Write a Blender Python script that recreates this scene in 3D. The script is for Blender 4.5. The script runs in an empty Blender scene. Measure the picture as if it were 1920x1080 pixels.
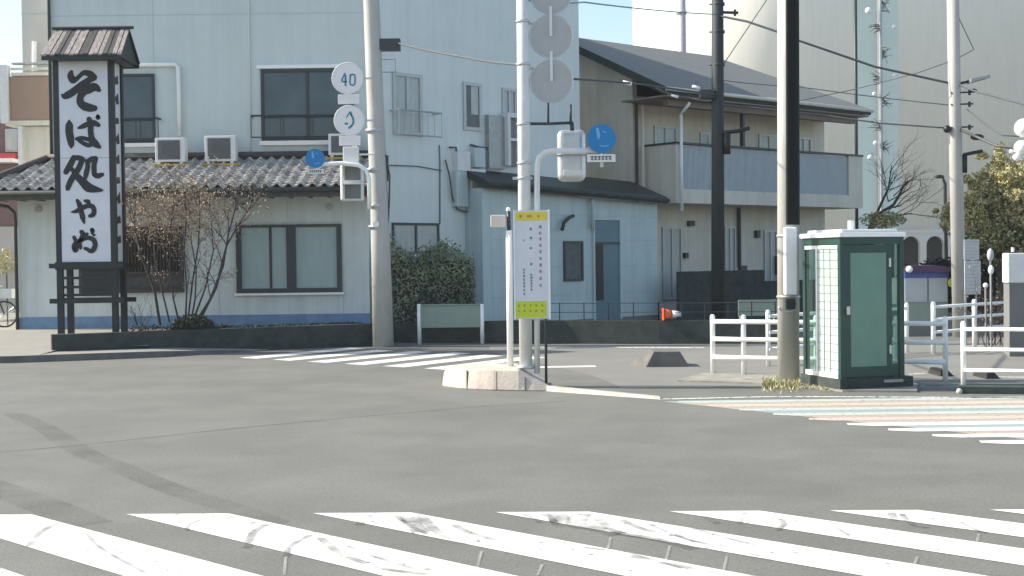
import bpy, bmesh, math, random
from mathutils import Vector, Matrix
R = math.radians
scene = bpy.context.scene
COL = scene.collection

# ------------------------------------------------------------------ camera
F = 2460.0
CAM = Vector((0, 0, 1.86))
ROT = (Matrix.Rotation(R(90) - math.atan(50 / F), 3, 'X') @ Matrix.Rotation(R(-0.7), 3, 'Z'))
cd = bpy.data.cameras.new("camera")
cam = bpy.data.objects.new("camera", cd)
COL.objects.link(cam)
cam.matrix_world = Matrix.Translation(CAM) @ ROT.to_4x4()
cd.sensor_width = 36
cd.lens = 36 * F / 1920
cd.clip_start = 0.1
cd.clip_end = 2000
scene.camera = cam

# ------------------------------------------------------------------ light
AZ, EL = R(7), R(36)          # sun stands to the left, a little behind the buildings
S = Vector((-math.cos(AZ) * math.cos(EL), math.sin(AZ) * math.cos(EL), math.sin(EL)))
w = bpy.data.worlds.new("World")
scene.world = w
w.use_nodes = True
nt = w.node_tree
bg = nt.nodes["Background"]
sky = nt.nodes.new("ShaderNodeTexSky")
sky.sky_type = 'NISHITA'
sky.sun_disc = False
sky.sun_elevation = EL
sky.sun_rotation = math.atan2(S.x, S.y)
sky.air_density = 1.0
sky.dust_density = 1.5
sky.ozone_density = 1.0
nt.links.new(sky.outputs[0], bg.inputs[0])
bg.inputs[1].default_value = 0.12
sd = bpy.data.lights.new("sun", 'SUN')
sd.energy = 3.9
sd.angle = R(0.5)
sd.color = (1.0, 0.93, 0.82)
so = bpy.data.objects.new("sun", sd)
COL.objects.link(so)
so.rotation_euler = S.to_track_quat('Z', 'Y').to_euler()
so.location = (-30, 10, 40)
scene.view_settings.view_transform = 'Standard'
scene.view_settings.look = 'None'
scene.view_settings.exposure = 1.1
scene.view_settings.gamma = 1
HAZE = 0.0005

# ------------------------------------------------------------------ pixel helpers
def ray(px, py):
    return ROT @ Vector(((px - 960) / F, -(py - 540) / F, -1))
def W(px, py, Y):
    d = ray(px, py)
    return CAM + d * (Y / d.y)
def G(px, py, z=0.0):
    d = ray(px, py)
    return CAM + d * ((z - CAM.z) / d.z)

class Frame:
    """a wall plane: u runs along it, v stands out of it, z is up"""
    def __init__(s, x, y, dx=1, dy=0):
        n = math.hypot(dx, dy)
        s.o = Vector((x, y, 0)); s.d = Vector((dx / n, dy / n, 0)); s.n = Vector((dy / n, -dx / n, 0))
    def P(s, u, v, z):
        return s.o + s.d * u + s.n * v + Vector((0, 0, z))
    def hit(s, px, py, v=0.0):
        d = ray(px, py)
        o = s.o + s.n * v
        t = (o - CAM).dot(s.n) / d.dot(s.n)
        p = CAM + d * t
        return (p - s.o).dot(s.d), p.z
    def rect(s, x0, y0, x1, y1, v=0.0):
        xm, ym = (x0 + x1) / 2, (y0 + y1) / 2
        return s.hit(x0, ym, v)[0], s.hit(x1, ym, v)[0], s.hit(xm, y1, v)[1], s.hit(xm, y0, v)[1]

# ------------------------------------------------------------------ materials
MATS = {}
def mat(name, col, rough=0.7, var=0.08, scale=6.0, metal=0.0, bump=0.0, col2=None, spec=None, stretch=None, alpha=None, trans=0.0, bscale=None, streak=0.0):
    if name in MATS: return MATS[name]
    m = bpy.data.materials.new(name); m.use_nodes = True
    n = m.node_tree; b = n.nodes["Principled BSDF"]
    b.inputs["Roughness"].default_value = rough
    b.inputs["Metallic"].default_value = metal
    if spec is not None: b.inputs["Specular IOR Level"].default_value = spec
    if trans: b.inputs["Transmission Weight"].default_value = trans
    if alpha is not None: b.inputs["Alpha"].default_value = alpha
    tc = n.nodes.new("ShaderNodeTexCoord"); mp = n.nodes.new("ShaderNodeMapping")
    n.links.new(tc.outputs["Object"], mp.inputs[0])
    if stretch: mp.inputs["Scale"].default_value = stretch
    no = n.nodes.new("ShaderNodeTexNoise"); no.inputs["Scale"].default_value = scale
    no.inputs["Detail"].default_value = 6; no.inputs["Roughness"].default_value = 0.6
    n.links.new(mp.outputs[0], no.inputs["Vector"])
    rp = n.nodes.new("ShaderNodeValToRGB")
    c1 = [c * (1 - var) for c in col]; c2 = [min(1, c * (1 + var)) for c in (col2 or col)]
    rp.color_ramp.elements[0].position = 0.33; rp.color_ramp.elements[1].position = 0.67
    rp.color_ramp.elements[0].color = (*c1, 1); rp.color_ramp.elements[1].color = (*c2, 1)
    n.links.new(no.outputs["Fac"], rp.inputs[0]); n.links.new(rp.outputs[0], b.inputs["Base Color"])
    if streak:   # rain marks running down the wall
        m2 = n.nodes.new("ShaderNodeMapping"); m2.inputs["Scale"].default_value = (2.6, 2.6, .12); n.links.new(tc.outputs["Object"], m2.inputs[0])
        s2 = n.nodes.new("ShaderNodeTexNoise"); s2.inputs["Scale"].default_value = 1.6; s2.inputs["Detail"].default_value = 7; s2.inputs["Roughness"].default_value = .7
        n.links.new(m2.outputs[0], s2.inputs["Vector"])
        r2 = n.nodes.new("ShaderNodeValToRGB"); r2.color_ramp.elements[0].position = .36; r2.color_ramp.elements[1].position = .56
        r2.color_ramp.elements[0].color = (1 - streak, 1 - streak, 1 - streak * .9, 1); r2.color_ramp.elements[1].color = (1, 1, 1, 1)
        n.links.new(s2.outputs["Fac"], r2.inputs[0])
        x2 = n.nodes.new("ShaderNodeMix"); x2.data_type = 'RGBA'; x2.blend_type = 'MULTIPLY'; x2.inputs[0].default_value = 1
        n.links.new(rp.outputs[0], x2.inputs[6]); n.links.new(r2.outputs[0], x2.inputs[7]); n.links.new(x2.outputs[2], b.inputs["Base Color"])
    if bump:
        n2 = n.nodes.new("ShaderNodeTexNoise"); n2.inputs["Scale"].default_value = bscale or scale * 8
        n2.inputs["Detail"].default_value = 4
        n.links.new(mp.outputs[0], n2.inputs["Vector"])
        bp = n.nodes.new("ShaderNodeBump"); bp.inputs["Strength"].default_value = bump
        bp.inputs["Distance"].default_value = 0.02
        n.links.new(n2.outputs["Fac"], bp.inputs["Height"]); n.links.new(bp.outputs[0], b.inputs["Normal"])
    MATS[name] = m
    return m

def asphalt_mat():
    m = bpy.data.materials.new("asphalt"); m.use_nodes = True
    n = m.node_tree; b = n.nodes["Principled BSDF"]; b.inputs["Roughness"].default_value = 0.85
    tc = n.nodes.new("ShaderNodeTexCoord")
    def noise(sc, det=5):
        o = n.nodes.new("ShaderNodeTexNoise"); o.inputs["Scale"].default_value = sc; o.inputs["Detail"].default_value = det
        n.links.new(tc.outputs["Object"], o.inputs["Vector"]); return o.outputs["Fac"]
    def ramp(f, p0, c0, p1, c1):
        r = n.nodes.new("ShaderNodeValToRGB"); e = r.color_ramp.elements
        e[0].position = p0; e[0].color = (*c0, 1); e[1].position = p1; e[1].color = (*c1, 1)
        n.links.new(f, r.inputs[0]); return r.outputs[0]
    def mul(a, c, fac):
        x = n.nodes.new("ShaderNodeMix"); x.data_type = 'RGBA'; x.blend_type = 'MULTIPLY'; x.inputs[0].default_value = fac
        n.links.new(a, x.inputs[6]); n.links.new(c, x.inputs[7]); return x.outputs[2]
    base = ramp(noise(0.35), 0.35, (0.160, 0.161, 0.141), 0.65, (0.184, 0.184, 0.163))
    c = mul(base, ramp(noise(2.2), 0.3, (0.9, 0.9, 0.91), 0.7, (1, 1, 1)), 0.8)
    c = mul(c, ramp(noise(70, 3), 0.36, (0.66, 0.66, 0.67), 0.6, (1.05, 1.05, 1.04)), 0.8)
    c = mul(c, ramp(noise(.9, 9), 0.42, (0.90, 0.90, 0.89), 0.58, (1.03, 1.03, 1.02)), 0.9)
    c = mul(c, ramp(noise(28, 4), 0.30, (0.80, 0.80, 0.80), 0.55, (1.02, 1.02, 1.01)), 0.9)
    n.links.new(c, b.inputs["Base Color"])
    bp = n.nodes.new("ShaderNodeBump"); bp.inputs["Strength"].default_value = 0.25; bp.inputs["Distance"].default_value = 0.01
    n.links.new(noise(90, 3), bp.inputs["Height"]); n.links.new(bp.outputs[0], b.inputs["Normal"])
    return m
M_ROAD = asphalt_mat()

def stain_mat(name, col, dens, scale=5):
    """thin deposit on the road, patchy and half transparent"""
    m = bpy.data.materials.new(name); m.use_nodes = True
    n = m.node_tree; b = n.nodes["Principled BSDF"]; out = n.nodes["Material Output"]
    b.inputs["Base Color"].default_value = (*col, 1); b.inputs["Roughness"].default_value = 0.85
    tc = n.nodes.new("ShaderNodeTexCoord"); no = n.nodes.new("ShaderNodeTexNoise"); no.inputs["Scale"].default_value = scale; no.inputs["Detail"].default_value = 5
    n.links.new(tc.outputs["Object"], no.inputs["Vector"])
    mr = n.nodes.new("ShaderNodeMapRange"); mr.inputs[1].default_value = .3; mr.inputs[2].default_value = .7; mr.inputs[3].default_value = dens[0]; mr.inputs[4].default_value = dens[1]
    n.links.new(no.outputs["Fac"], mr.inputs[0])
    tr = n.nodes.new("ShaderNodeBsdfTransparent"); mx = n.nodes.new("ShaderNodeMixShader")
    n.links.new(mr.outputs[0], mx.inputs[0]); n.links.new(tr.outputs[0], mx.inputs[1]); n.links.new(b.outputs[0], mx.inputs[2]); n.links.new(mx.outputs[0], out.inputs[0])
    return m
def paint_mat(name, wear=0.5, tint=False, k=1.0, col=(0.8, 0.79, 0.74), base_wear=0.42):
    """road paint, chipped to the asphalt by noise"""
    m = bpy.data.materials.new(name); m.use_nodes = True
    n = m.node_tree; b = n.nodes["Principled BSDF"]; b.inputs["Roughness"].default_value = 0.7
    out = n.nodes["Material Output"]
    tc = n.nodes.new("ShaderNodeTexCoord")
    def noise(sc, det=6, vec=None):
        o = n.nodes.new("ShaderNodeTexNoise"); o.inputs["Scale"].default_value = sc; o.inputs["Detail"].default_value = det
        n.links.new(vec or tc.outputs["Object"], o.inputs["Vector"]); return o.outputs["Fac"]
    r = n.nodes.new("ShaderNodeValToRGB"); e = r.color_ramp.elements
    e[0].position = 0.3; e[0].color = (*[c * 0.86 for c in col], 1); e[1].position = 0.6; e[1].color = (*col, 1)
    n.links.new(noise(3), r.inputs[0])
    colout = r.outputs[0]
    if tint:
        mp = n.nodes.new("ShaderNodeMapping"); mp.inputs["Rotation"].default_value = (0, 0, R(8)); mp.inputs["Scale"].default_value = (0.06, 1.0, 1)
        n.links.new(tc.outputs["Object"], mp.inputs[0])
        wv = n.nodes.new("ShaderNodeTexWave"); wv.bands_direction = 'Y'; wv.inputs["Scale"].default_value = 0.22
        wv.inputs["Distortion"].default_value = 0.6
        n.links.new(mp.outputs[0], wv.inputs["Vector"])
        r2 = n.nodes.new("ShaderNodeValToRGB"); e = r2.color_ramp.elements
        e[0].position = 0.1; e[0].color = (0.47 * k, 0.58 * k, 0.55 * k, 1)
        e[1].position = 0.95; e[1].color = (0.68 * k, 0.55 * k, 0.43 * k, 1)
        mid = e.new(0.45); mid.color = (0.64 * k, 0.62 * k, 0.54 * k, 1)
        n.links.new(wv.outputs["Fac"], r2.inputs[0]); colout = r2.outputs[0]
    n.links.new(colout, b.inputs["Base Color"])
    tr = n.nodes.new("ShaderNodeBsdfTransparent"); mx = n.nodes.new("ShaderNodeMixShader")
    r3 = n.nodes.new("ShaderNodeValToRGB"); e = r3.color_ramp.elements
    e[0].position = base_wear - 0.10; e[0].color = (1 - wear, 1 - wear, 1 - wear, 1); e[1].position = base_wear; e[1].color = (1, 1, 1, 1)
    n.links.new(noise(14, 8), r3.inputs[0])
    n.links.new(r3.outputs[0], mx.inputs[0]); n.links.new(tr.outputs[0], mx.inputs[1]); n.links.new(b.outputs[0], mx.inputs[2])
    n.links.new(mx.outputs[0], out.inputs[0])
    return m
M_PAINT = paint_mat("road_paint", 0.75, base_wear=0.40)
M_PAINT_OLD = paint_mat("worn_road_paint", 0.75, base_wear=0.50, col=(0.68, 0.67, 0.62))
M_PAINT_MID = paint_mat('used_road_paint', .6, base_wear=.40, col=(.72, .71, .65))
M_PAINT_TINT = paint_mat("tinted_road_paint", 0.5, True, .78)
M_TINT_LOW = paint_mat("tinted_worn_paint", 0.4, True, .58)
M_TYRE = stain_mat("tyre_rubber_trace", (0.13, 0.13, 0.12), (.06, .6), 4)
M_STAIN = stain_mat("asphalt_stain", (0.085, 0.085, 0.078), (.02, .22), 1.2)
M_SEAM = stain_mat("asphalt_seam", (0.06, 0.06, 0.055), (.35, .9), 2)

M_WALL = mat("white_cladding", (0.56, 0.625, 0.59), 0.6, 0.035, 0.9, bump=0.05, streak=.06)
M_WALL3 = mat("brightened_cladding", (0.68, 0.73, 0.69), 0.6, 0.035, 0.9, bump=0.05, streak=.06)  # wall cladding lightened to carry the slanting face's brighter light
M_WALL2 = mat("white_render", (0.62, 0.67, 0.635), 0.7, 0.05, 1.6, bump=0.1, streak=.12)
M_SHED = mat("pale_blue_siding", (0.52, 0.61, 0.58), 0.6, 0.05, 1.5, streak=.14)
M_BLUE = mat("blue_plinth", (0.16, 0.27, 0.40), 0.7, 0.15, 3)
M_CREAM = mat("cream_mortar", (0.70, 0.64, 0.53), 0.8, 0.06, 1.2, bump=0.1, streak=.12)
M_BEIGE = mat("beige_concrete", (0.50, 0.475, 0.44), 0.8, 0.08, 1.0)
M_TAN = mat("tan_panel", (0.33, 0.22, 0.16), 0.7, 0.06, 1.0)
M_SIL = mat("silo_concrete", (0.84, 0.82, 0.74), 0.8, 0.03, 0.1, streak=.05)
M_TEALC = mat("greenish_concrete", (0.60, 0.70, 0.63), 0.8, 0.05, 0.4)
M_JOINT = mat("joint_sealant", (0.43, 0.50, 0.50), 0.8)
M_TILE = mat("grey_roof_tile", (0.22, 0.21, 0.195), 0.45, 0.28, 5, col2=(0.48, 0.455, 0.42))
M_SLATE = mat("slate_roof", (0.150, 0.160, 0.150), 0.7, 0.12, 4, stretch=(1, 1, 6))
M_DARKW = mat("black_stained_wood", (0.012, 0.016, 0.018), 0.5, 0.2, 8)
M_BROWNW = mat("dark_brown_wood", (0.045, 0.035, 0.03), 0.6, 0.2, 6, stretch=(8, 8, 1))
M_PLANK = mat("weathered_plank", (0.16, 0.14, 0.125), 0.7, 0.35, 9, stretch=(6, 1, 1), col2=(0.33, 0.29, 0.26))
M_PLANKD = mat("dark_plank", (0.06, 0.055, 0.05), 0.7, 0.3, 9)
M_SIGNW = mat("sign_acrylic", (0.66, 0.66, 0.68), 0.35, 0.05, 2.0)
M_INK = mat("black_ink", (0.008, 0.009, 0.010), 0.5)
M_DARKM = mat("dark_metal", (0.035, 0.045, 0.045), 0.45, 0.1, metal=0.3)
M_GREYM = mat("grey_metal", (0.33, 0.34, 0.34), 0.4, 0.1, metal=0.4)
M_GALV = mat("galvanised_steel", (0.55, 0.56, 0.56), 0.35, 0.1, 5, metal=0.6)
M_CONC = mat("pole_concrete", (0.44, 0.435, 0.40), 0.75, 0.12, 3, bump=0.15, stretch=(1, 1, 0.3))
M_POLEL = mat("pale_steel_pole", (0.68, 0.69, 0.66), 0.4, 0.06, 4)
M_POLED = mat("shaded_pole_wood", (0.022, 0.032, 0.033), 0.7, 0.25, 5, stretch=(6, 6, 0.5))  # tall building's shadow is darkened into this wood colour
M_KERB = mat("kerb_concrete", (0.46, 0.44, 0.39), 0.85, 0.16, 4, bump=0.3)
M_KERBD = mat("dark_shaded_concrete", (0.13, 0.125, 0.115), 0.9, 0.25, 3, bump=0.3)  # kerb face's shade deepened into this concrete tone; also block and joints
M_ISL = mat("island_concrete", (0.50, 0.44, 0.37), 0.85, 0.14, 3.5, bump=0.3)
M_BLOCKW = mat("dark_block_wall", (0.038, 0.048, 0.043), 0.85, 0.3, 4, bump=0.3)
M_PAVE = mat("pale_paving", (0.255, 0.245, 0.21), 0.85, 0.07, 2.5, bump=0.1)
M_GROUND = mat("distant_ground", (0.23, 0.225, 0.205), 0.9, 0.1, 0.5)
M_WHITEP = mat("white_paint", (0.85, 0.85, 0.82), 0.35, 0.04, 6)
M_RAILP = mat("white_rail_paint", (0.88, 0.88, 0.85), 0.3, 0.04, 6)
M_CASE = mat("ivory_casing", (0.68, 0.68, 0.65), 0.45, 0.05, 5)
M_BOOTH = mat("dark_green_frame", (0.012, 0.048, 0.038), 0.4, 0.15, 4)
M_GPANEL = mat("frosted_green_panel", (0.125, 0.235, 0.18), 0.35, 0.06, 4)
M_SIGNG = mat("pale_green_board", (0.25, 0.31, 0.25), 0.5, 0.06, 4)
M_SBLUE = mat("sign_blue", (0.0, 0.18, 0.44), 0.35, 0.04, 4)
M_SWHITE = mat("sign_white", (0.80, 0.76, 0.75), 0.4, 0.04, 4)
M_SGREY = mat("sign_back_grey", (0.40, 0.40, 0.385), 0.5, 0.06, 4)
M_TEALI = mat("teal_lettering", (0.03, 0.22, 0.30), 0.5)
M_YEL = mat("sign_yellow", (0.74, 0.58, 0.05), 0.45, 0.05, 4)
M_YELG = mat("sign_lime", (0.55, 0.62, 0.04), 0.45, 0.05, 4)
M_RINK = mat("plum_ink", (0.22, 0.06, 0.12), 0.5)
M_OINK = mat("brown_ink", (0.32, 0.14, 0.03), 0.5)
M_OLIVE = mat("olive_ink", (0.27, 0.31, 0.03), 0.5)
M_RED = mat("red_trim", (0.40, 0.04, 0.05), 0.5)
M_MAROON = mat("maroon_wall", (0.16, 0.10, 0.10), 0.7)
M_ORANGE = mat("cone_orange", (0.85, 0.14, 0.02), 0.5)
M_PURP = mat("purple_roof", (0.075, 0.03, 0.075), 0.4)
M_NAVY = mat("navy_blue_band", (0.07, 0.10, 0.34), 0.4)
M_PANELW = mat("pale_board", (0.45, 0.47, 0.47), 0.5, 0.08, 3)
M_RUBBER = mat("black_rubber", (0.02, 0.02, 0.02), 0.7)
M_BALC = mat("ribbed_balcony_panel", (0.43, 0.475, 0.49), 0.35, 0.05, 3)
M_SOFFIT = mat("brown_soffit", (0.24, 0.20, 0.165), 0.8, 0.1, 3)
M_BARK = mat("bark", (0.055, 0.045, 0.04), 0.9, 0.3, 10)
M_TWIG = mat("grey_twig", (0.050, 0.048, 0.050), 0.9, 0.2, 10)
M_DRY = mat("dry_leaf", (0.20, 0.145, 0.095), 0.8, 0.3, 9, col2=(0.50, 0.40, 0.29))
M_LEAFD = mat("dark_leaf", (0.022, 0.034, 0.022), 0.8, 0.35, 7, col2=(0.05, 0.065, 0.04))
M_LEAFH = mat("hedge_leaf", (0.15, 0.18, 0.12), 0.7, 0.3, 1.4, col2=(0.24, 0.29, 0.19))
M_LEAFY = mat("olive_gold_leaf", (0.21, 0.22, 0.09), 0.7, 0.3, 1.2, col2=(0.42, 0.37, 0.17))
M_WEED = mat("dry_weed", (0.26, 0.24, 0.08), 0.8, 0.3, 6, col2=(0.48, 0.44, 0.22))
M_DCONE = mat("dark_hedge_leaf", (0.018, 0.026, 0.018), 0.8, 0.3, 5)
M_SKYG = mat("window_glass_dark", (0.045, 0.072, 0.085), 0.08, 0.25, 1.2, spec=0.6)
M_BLIND = mat("window_blind", (0.31, 0.41, 0.40), 0.25, 0.06, 1.5, stretch=(6, 6, 1))
M_CURT = mat("pale_curtain_glass", (0.40, 0.43, 0.41), 0.2, 0.12, 2.0, stretch=(8, 8, 1))
M_GLASSP = mat("smoked_glass", (0.25, 0.29, 0.30), 0.15, 0.1, 1.5)
M_ALU = mat("aluminium_frame", (0.42, 0.44, 0.43), 0.4, 0.05, metal=0.3)
M_ALUD = mat("bronze_frame", (0.030, 0.037, 0.040), 0.45, 0.1)
M_FAN = mat("fan_grille", (0.10, 0.11, 0.11), 0.6, 0.2, 6)
M_YSTAND = mat("ochre_stand", (0.42, 0.30, 0.06), 0.7)
M_GLOBE = mat("white_globe", (0.9, 0.9, 0.88), 0.25, 0.02)
M_CABLE = mat("cable_sheath", (0.05, 0.055, 0.06), 0.6)
M_CABLEG = mat("grey_cable", (0.075, 0.085, 0.09), 0.6)
M_BROWNB = mat("brown_box", (0.09, 0.05, 0.045), 0.6)
M_GREYW = mat("mid_grey_wall", (0.17, 0.175, 0.17), 0.85, 0.1, 2)
M_BRONZW = mat("teal_door", (0.10, 0.19, 0.22), 0.4, 0.1, 2)

def clear_glass():
    m = bpy.data.materials.new("booth_glass"); m.use_nodes = True
    n = m.node_tree; b = n.nodes["Principled BSDF"]; out = n.nodes["Material Output"]
    b.inputs["Base Color"].default_value = (0.25, 0.32, 0.30, 1); b.inputs["Roughness"].default_value = 0.1
    tr = n.nodes.new("ShaderNodeBsdfTransparent"); tr.inputs[0].default_value = (0.85, 0.95, 0.92, 1)
    mx = n.nodes.new("ShaderNodeMixShader"); mx.inputs[0].default_value = 0.08
    n.links.new(tr.outputs[0], mx.inputs[1]); n.links.new(b.outputs[0], mx.inputs[2]); n.links.new(mx.outputs[0], out.inputs[0])
    return m
M_CLEAR = clear_glass()

# ------------------------------------------------------------------ mesh builder
class MB:
    def __init__(s, fr=None):
        s.v = []; s.f = []; s.fr = fr
    def add(s, p):
        if s.fr is not None: p = s.fr.P(*p)
        s.v.append(Vector(p)); return len(s.v) - 1
    def face(s, pts):
        s.f.append([s.add(p) for p in pts]); return s
    def box(s, x0, x1, y0, y1, z0, z1):
        i = [s.add((x, y, z)) for z in (z0, z1) for (x, y) in ((x0, y0), (x1, y0), (x1, y1), (x0, y1))]
        for q in ((0, 3, 2, 1), (4, 5, 6, 7), (0, 1, 5, 4), (1, 2, 6, 5), (2, 3, 7, 6), (3, 0, 4, 7)):
            s.f.append([i[k] for k in q])
        return s
    def prism(s, pts, z0, z1):
        n = len(pts)
        zz0 = z0 if isinstance(z0, (list, tuple)) else [z0] * n
        zz1 = z1 if isinstance(z1, (list, tuple)) else [z1] * n
        a = [s.add((p[0], p[1], zz0[k])) for k, p in enumerate(pts)]
        b = [s.add((p[0], p[1], zz1[k])) for k, p in enumerate(pts)]
        s.f.append(a[::-1]); s.f.append(b)
        for k in range(n):
            s.f.append([a[k], a[(k + 1) % n], b[(k + 1) % n], b[k]])
        return s
    def hull2(s, A, B):
        """closed solid between two polygons with the same number of points"""
        a = [s.add(p) for p in A]; b = [s.add(p) for p in B]; n = len(a)
        s.f.append(a[::-1]); s.f.append(b)
        for k in range(n): s.f.append([a[k], a[(k + 1) % n], b[(k + 1) % n], b[k]])
        return s
    def tube(s, pts, r, n=10, caps=True):
        pts = [s.fr.P(*p) if s.fr is not None else Vector(p) for p in pts]
        fr, s.fr = s.fr, None
        rs = r if isinstance(r, (list, tuple)) else [r] * len(pts)
        rings = []; up = None
        for k, p in enumerate(pts):
            a = pts[max(0, k - 1)]; b = pts[min(len(pts) - 1, k + 1)]
            t = (b - a)
            if t.length < 1e-9: t = Vector((0, 0, 1))
            t.normalize()
            if up is None:
                up = Vector((0, 0, 1)) if abs(t.z) < 0.9 else Vector((0, 1, 0))
            x = up.cross(t)
            if x.length < 1e-6: x = Vector((1, 0, 0)).cross(t)
            x.normalize(); y = t.cross(x); up = y
            rings.append([s.add(p + x * (math.cos(2 * math.pi * j / n) * rs[k]) + y * (math.sin(2 * math.pi * j / n) * rs[k])) for j in range(n)])
        for a, b in zip(rings, rings[1:]):
            for j in range(n): s.f.append([a[j], a[(j + 1) % n], b[(j + 1) % n], b[j]])
        if caps: s.f.append(rings[0][::-1]); s.f.append(rings[-1])
        s.fr = fr
        return s
    def disc(s, c, n, r, t=0.02, seg=32):
        c = Vector(c); n = Vector(n).normalized()
        return s.tube([c - n * t / 2, c + n * t / 2], r, seg)
    def ball(s, c, r, seg=12, ring=8, sc=(1, 1, 1)):
        c = Vector(c); rows = []
        for i in range(ring + 1):
            a = math.pi * i / ring
            rows.append([s.add(c + Vector((math.sin(a) * math.cos(2 * math.pi * j / seg) * r * sc[0], math.sin(a) * math.sin(2 * math.pi * j / seg) * r * sc[1], math.cos(a) * r * sc[2]))) for j in range(seg)])
        for a, b in zip(rows, rows[1:]):
            for j in range(seg): s.f.append([a[j], b[j], b[(j + 1) % seg], a[(j + 1) % seg]])
        return s
    def build(s, name, m, parent=None, loc=None, smooth=False, bevel=0.0, recalc=True, uv=None):
        me = bpy.data.meshes.new(name)
        base = Vector((0, 0, 0))
        if parent is not None: base = Vector(parent.get('_w', (0, 0, 0)))
        elif loc is not None: base = Vector(loc)
        me.from_pydata([tuple(p - base) for p in s.v], [], s.f)
        if recalc or smooth:
            bm = bmesh.new(); bm.from_mesh(me)
            bmesh.ops.remove_doubles(bm, verts=bm.verts, dist=1e-5) if smooth else None
            bmesh.ops.recalc_face_normals(bm, faces=bm.faces)
            bm.to_mesh(me); bm.free()
        if smooth:
            for p in me.polygons: p.use_smooth = len(p.vertices) <= 4
        me.materials.append(m)
        o = bpy.data.objects.new(name, me); COL.objects.link(o)
        if parent is not None:
            o.parent = parent
            o['_w'] = tuple(base)
        elif loc is not None: o.location = base
        if bevel:
            md = o.modifiers.new("bevel", 'BEVEL'); md.width = bevel; md.segments = 2; md.limit_method = 'ANGLE'
        return o

def tag(o, label, cat, group=None):
    o['label'] = label; o['category'] = cat
    if group: o['group'] = group
    return o
def struct(o):
    o['kind'] = 'structure'; return o
def thing(name, label, cat, loc, group=None):
    """an Empty at the thing's base; its parts are built in world coordinates and hung on it"""
    o = bpy.data.objects.new(name, None); COL.objects.link(o)
    o.empty_display_size = 0.3
    o.location = loc; o['_w'] = tuple(loc)
    return tag(o, label, cat, group)
def copy_tree(src, loc, label=None):
    r = src.copy(); COL.objects.link(r); r.location = loc
    if label: r['label'] = label
    for ch in list(src.children):
        c = ch.copy(); COL.objects.link(c); c.parent = r
        for g in list(ch.children):
            d = g.copy(); COL.objects.link(d); d.parent = c
    return r

def window(parent, fr, rect, fm, pm, cols=2, rows=1, fw=0.05, v0=0.0, dep=0.05, label=None, px=True):
    if px: u0, u1, z0, z1 = fr.rect(*rect, v0)
    else: u0, u1, z0, z1 = rect
    m = MB(fr)
    m.box(u0, u1, v0, v0 + dep, z0, z0 + fw); m.box(u0, u1, v0, v0 + dep, z1 - fw, z1)
    m.box(u0, u0 + fw, v0, v0 + dep - .002, z0 + fw, z1 - fw); m.box(u1 - fw, u1, v0, v0 + dep - .002, z0 + fw, z1 - fw)
    for k in range(1, cols):
        c = u0 + (u1 - u0) * k / cols
        m.box(c - fw / 2, c + fw / 2, v0, v0 + dep - .006, z0 + fw, z1 - fw)
    for k in range(1, rows):
        c = z0 + (z1 - z0) * k / rows
        m.box(u0 + fw, u1 - fw, v0, v0 + dep - .010, c - fw / 2, c + fw / 2)
    o = m.build('window', fm, parent)
    if label: o['label'] = label
    p = MB(fr); p.box(u0 + fw * .5, u1 - fw * .5, v0 + .003, v0 + .018, z0 + fw * .5, z1 - fw * .5)
    p.build('pane', pm, o)
    return o

# strokes: brush lines with a width at every point, drawn on a plane
def stroke(m, fr, pts, v, conv, seg=5):
    """pts: (x, y, width) in picture units; conv maps them to (u, z) on the plane, width too"""
    P = [(Vector(conv(x, y)), wd) for x, y, wd in pts]
    k = conv(1, 0)[0] - conv(0, 0)[0]
    pl = []
    n = len(P)
    for i in range(n - 1):
        p0 = P[max(0, i - 1)]; p1 = P[i]; p2 = P[i + 1]; p3 = P[min(n - 1, i + 2)]
        for j in range(seg):
            t = j / seg
            q = 0.5 * ((2 * p1[0]) + (-p0[0] + p2[0]) * t + (2 * p0[0] - 5 * p1[0] + 4 * p2[0] - p3[0]) * t * t + (-p0[0] + 3 * p1[0] - 3 * p2[0] + p3[0]) * t ** 3)
            pl.append((q, (p1[1] * (1 - t) + p2[1] * t) * abs(k)))
    pl.append((P[-1][0], P[-1][1] * abs(k)))
    L = []; Rr = []
    for i, (q, wd) in enumerate(pl):
        a = pl[max(0, i - 1)][0]; b = pl[min(len(pl) - 1, i + 1)][0]
        t = (b - a)
        if t.length < 1e-9: t = Vector((1, 0))
        t.normalize(); nn = Vector((-t.y, t.x))
        L.append(q + nn * wd / 2); Rr.append(q - nn * wd / 2)
    for i in range(len(pl) - 1):
        m.face([fr.P(L[i].x, v, L[i].y), fr.P(Rr[i].x, v, Rr[i].y), fr.P(Rr[i + 1].x, v, Rr[i + 1].y), fr.P(L[i + 1].x, v, L[i + 1].y)])
    for q, wd in (pl[0], pl[-1]):   # round ends
        m.face([fr.P(q.x + math.cos(a * math.pi / 5) * wd / 2, v + .0004, q.y + math.sin(a * math.pi / 5) * wd / 2) for a in range(10)])

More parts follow.
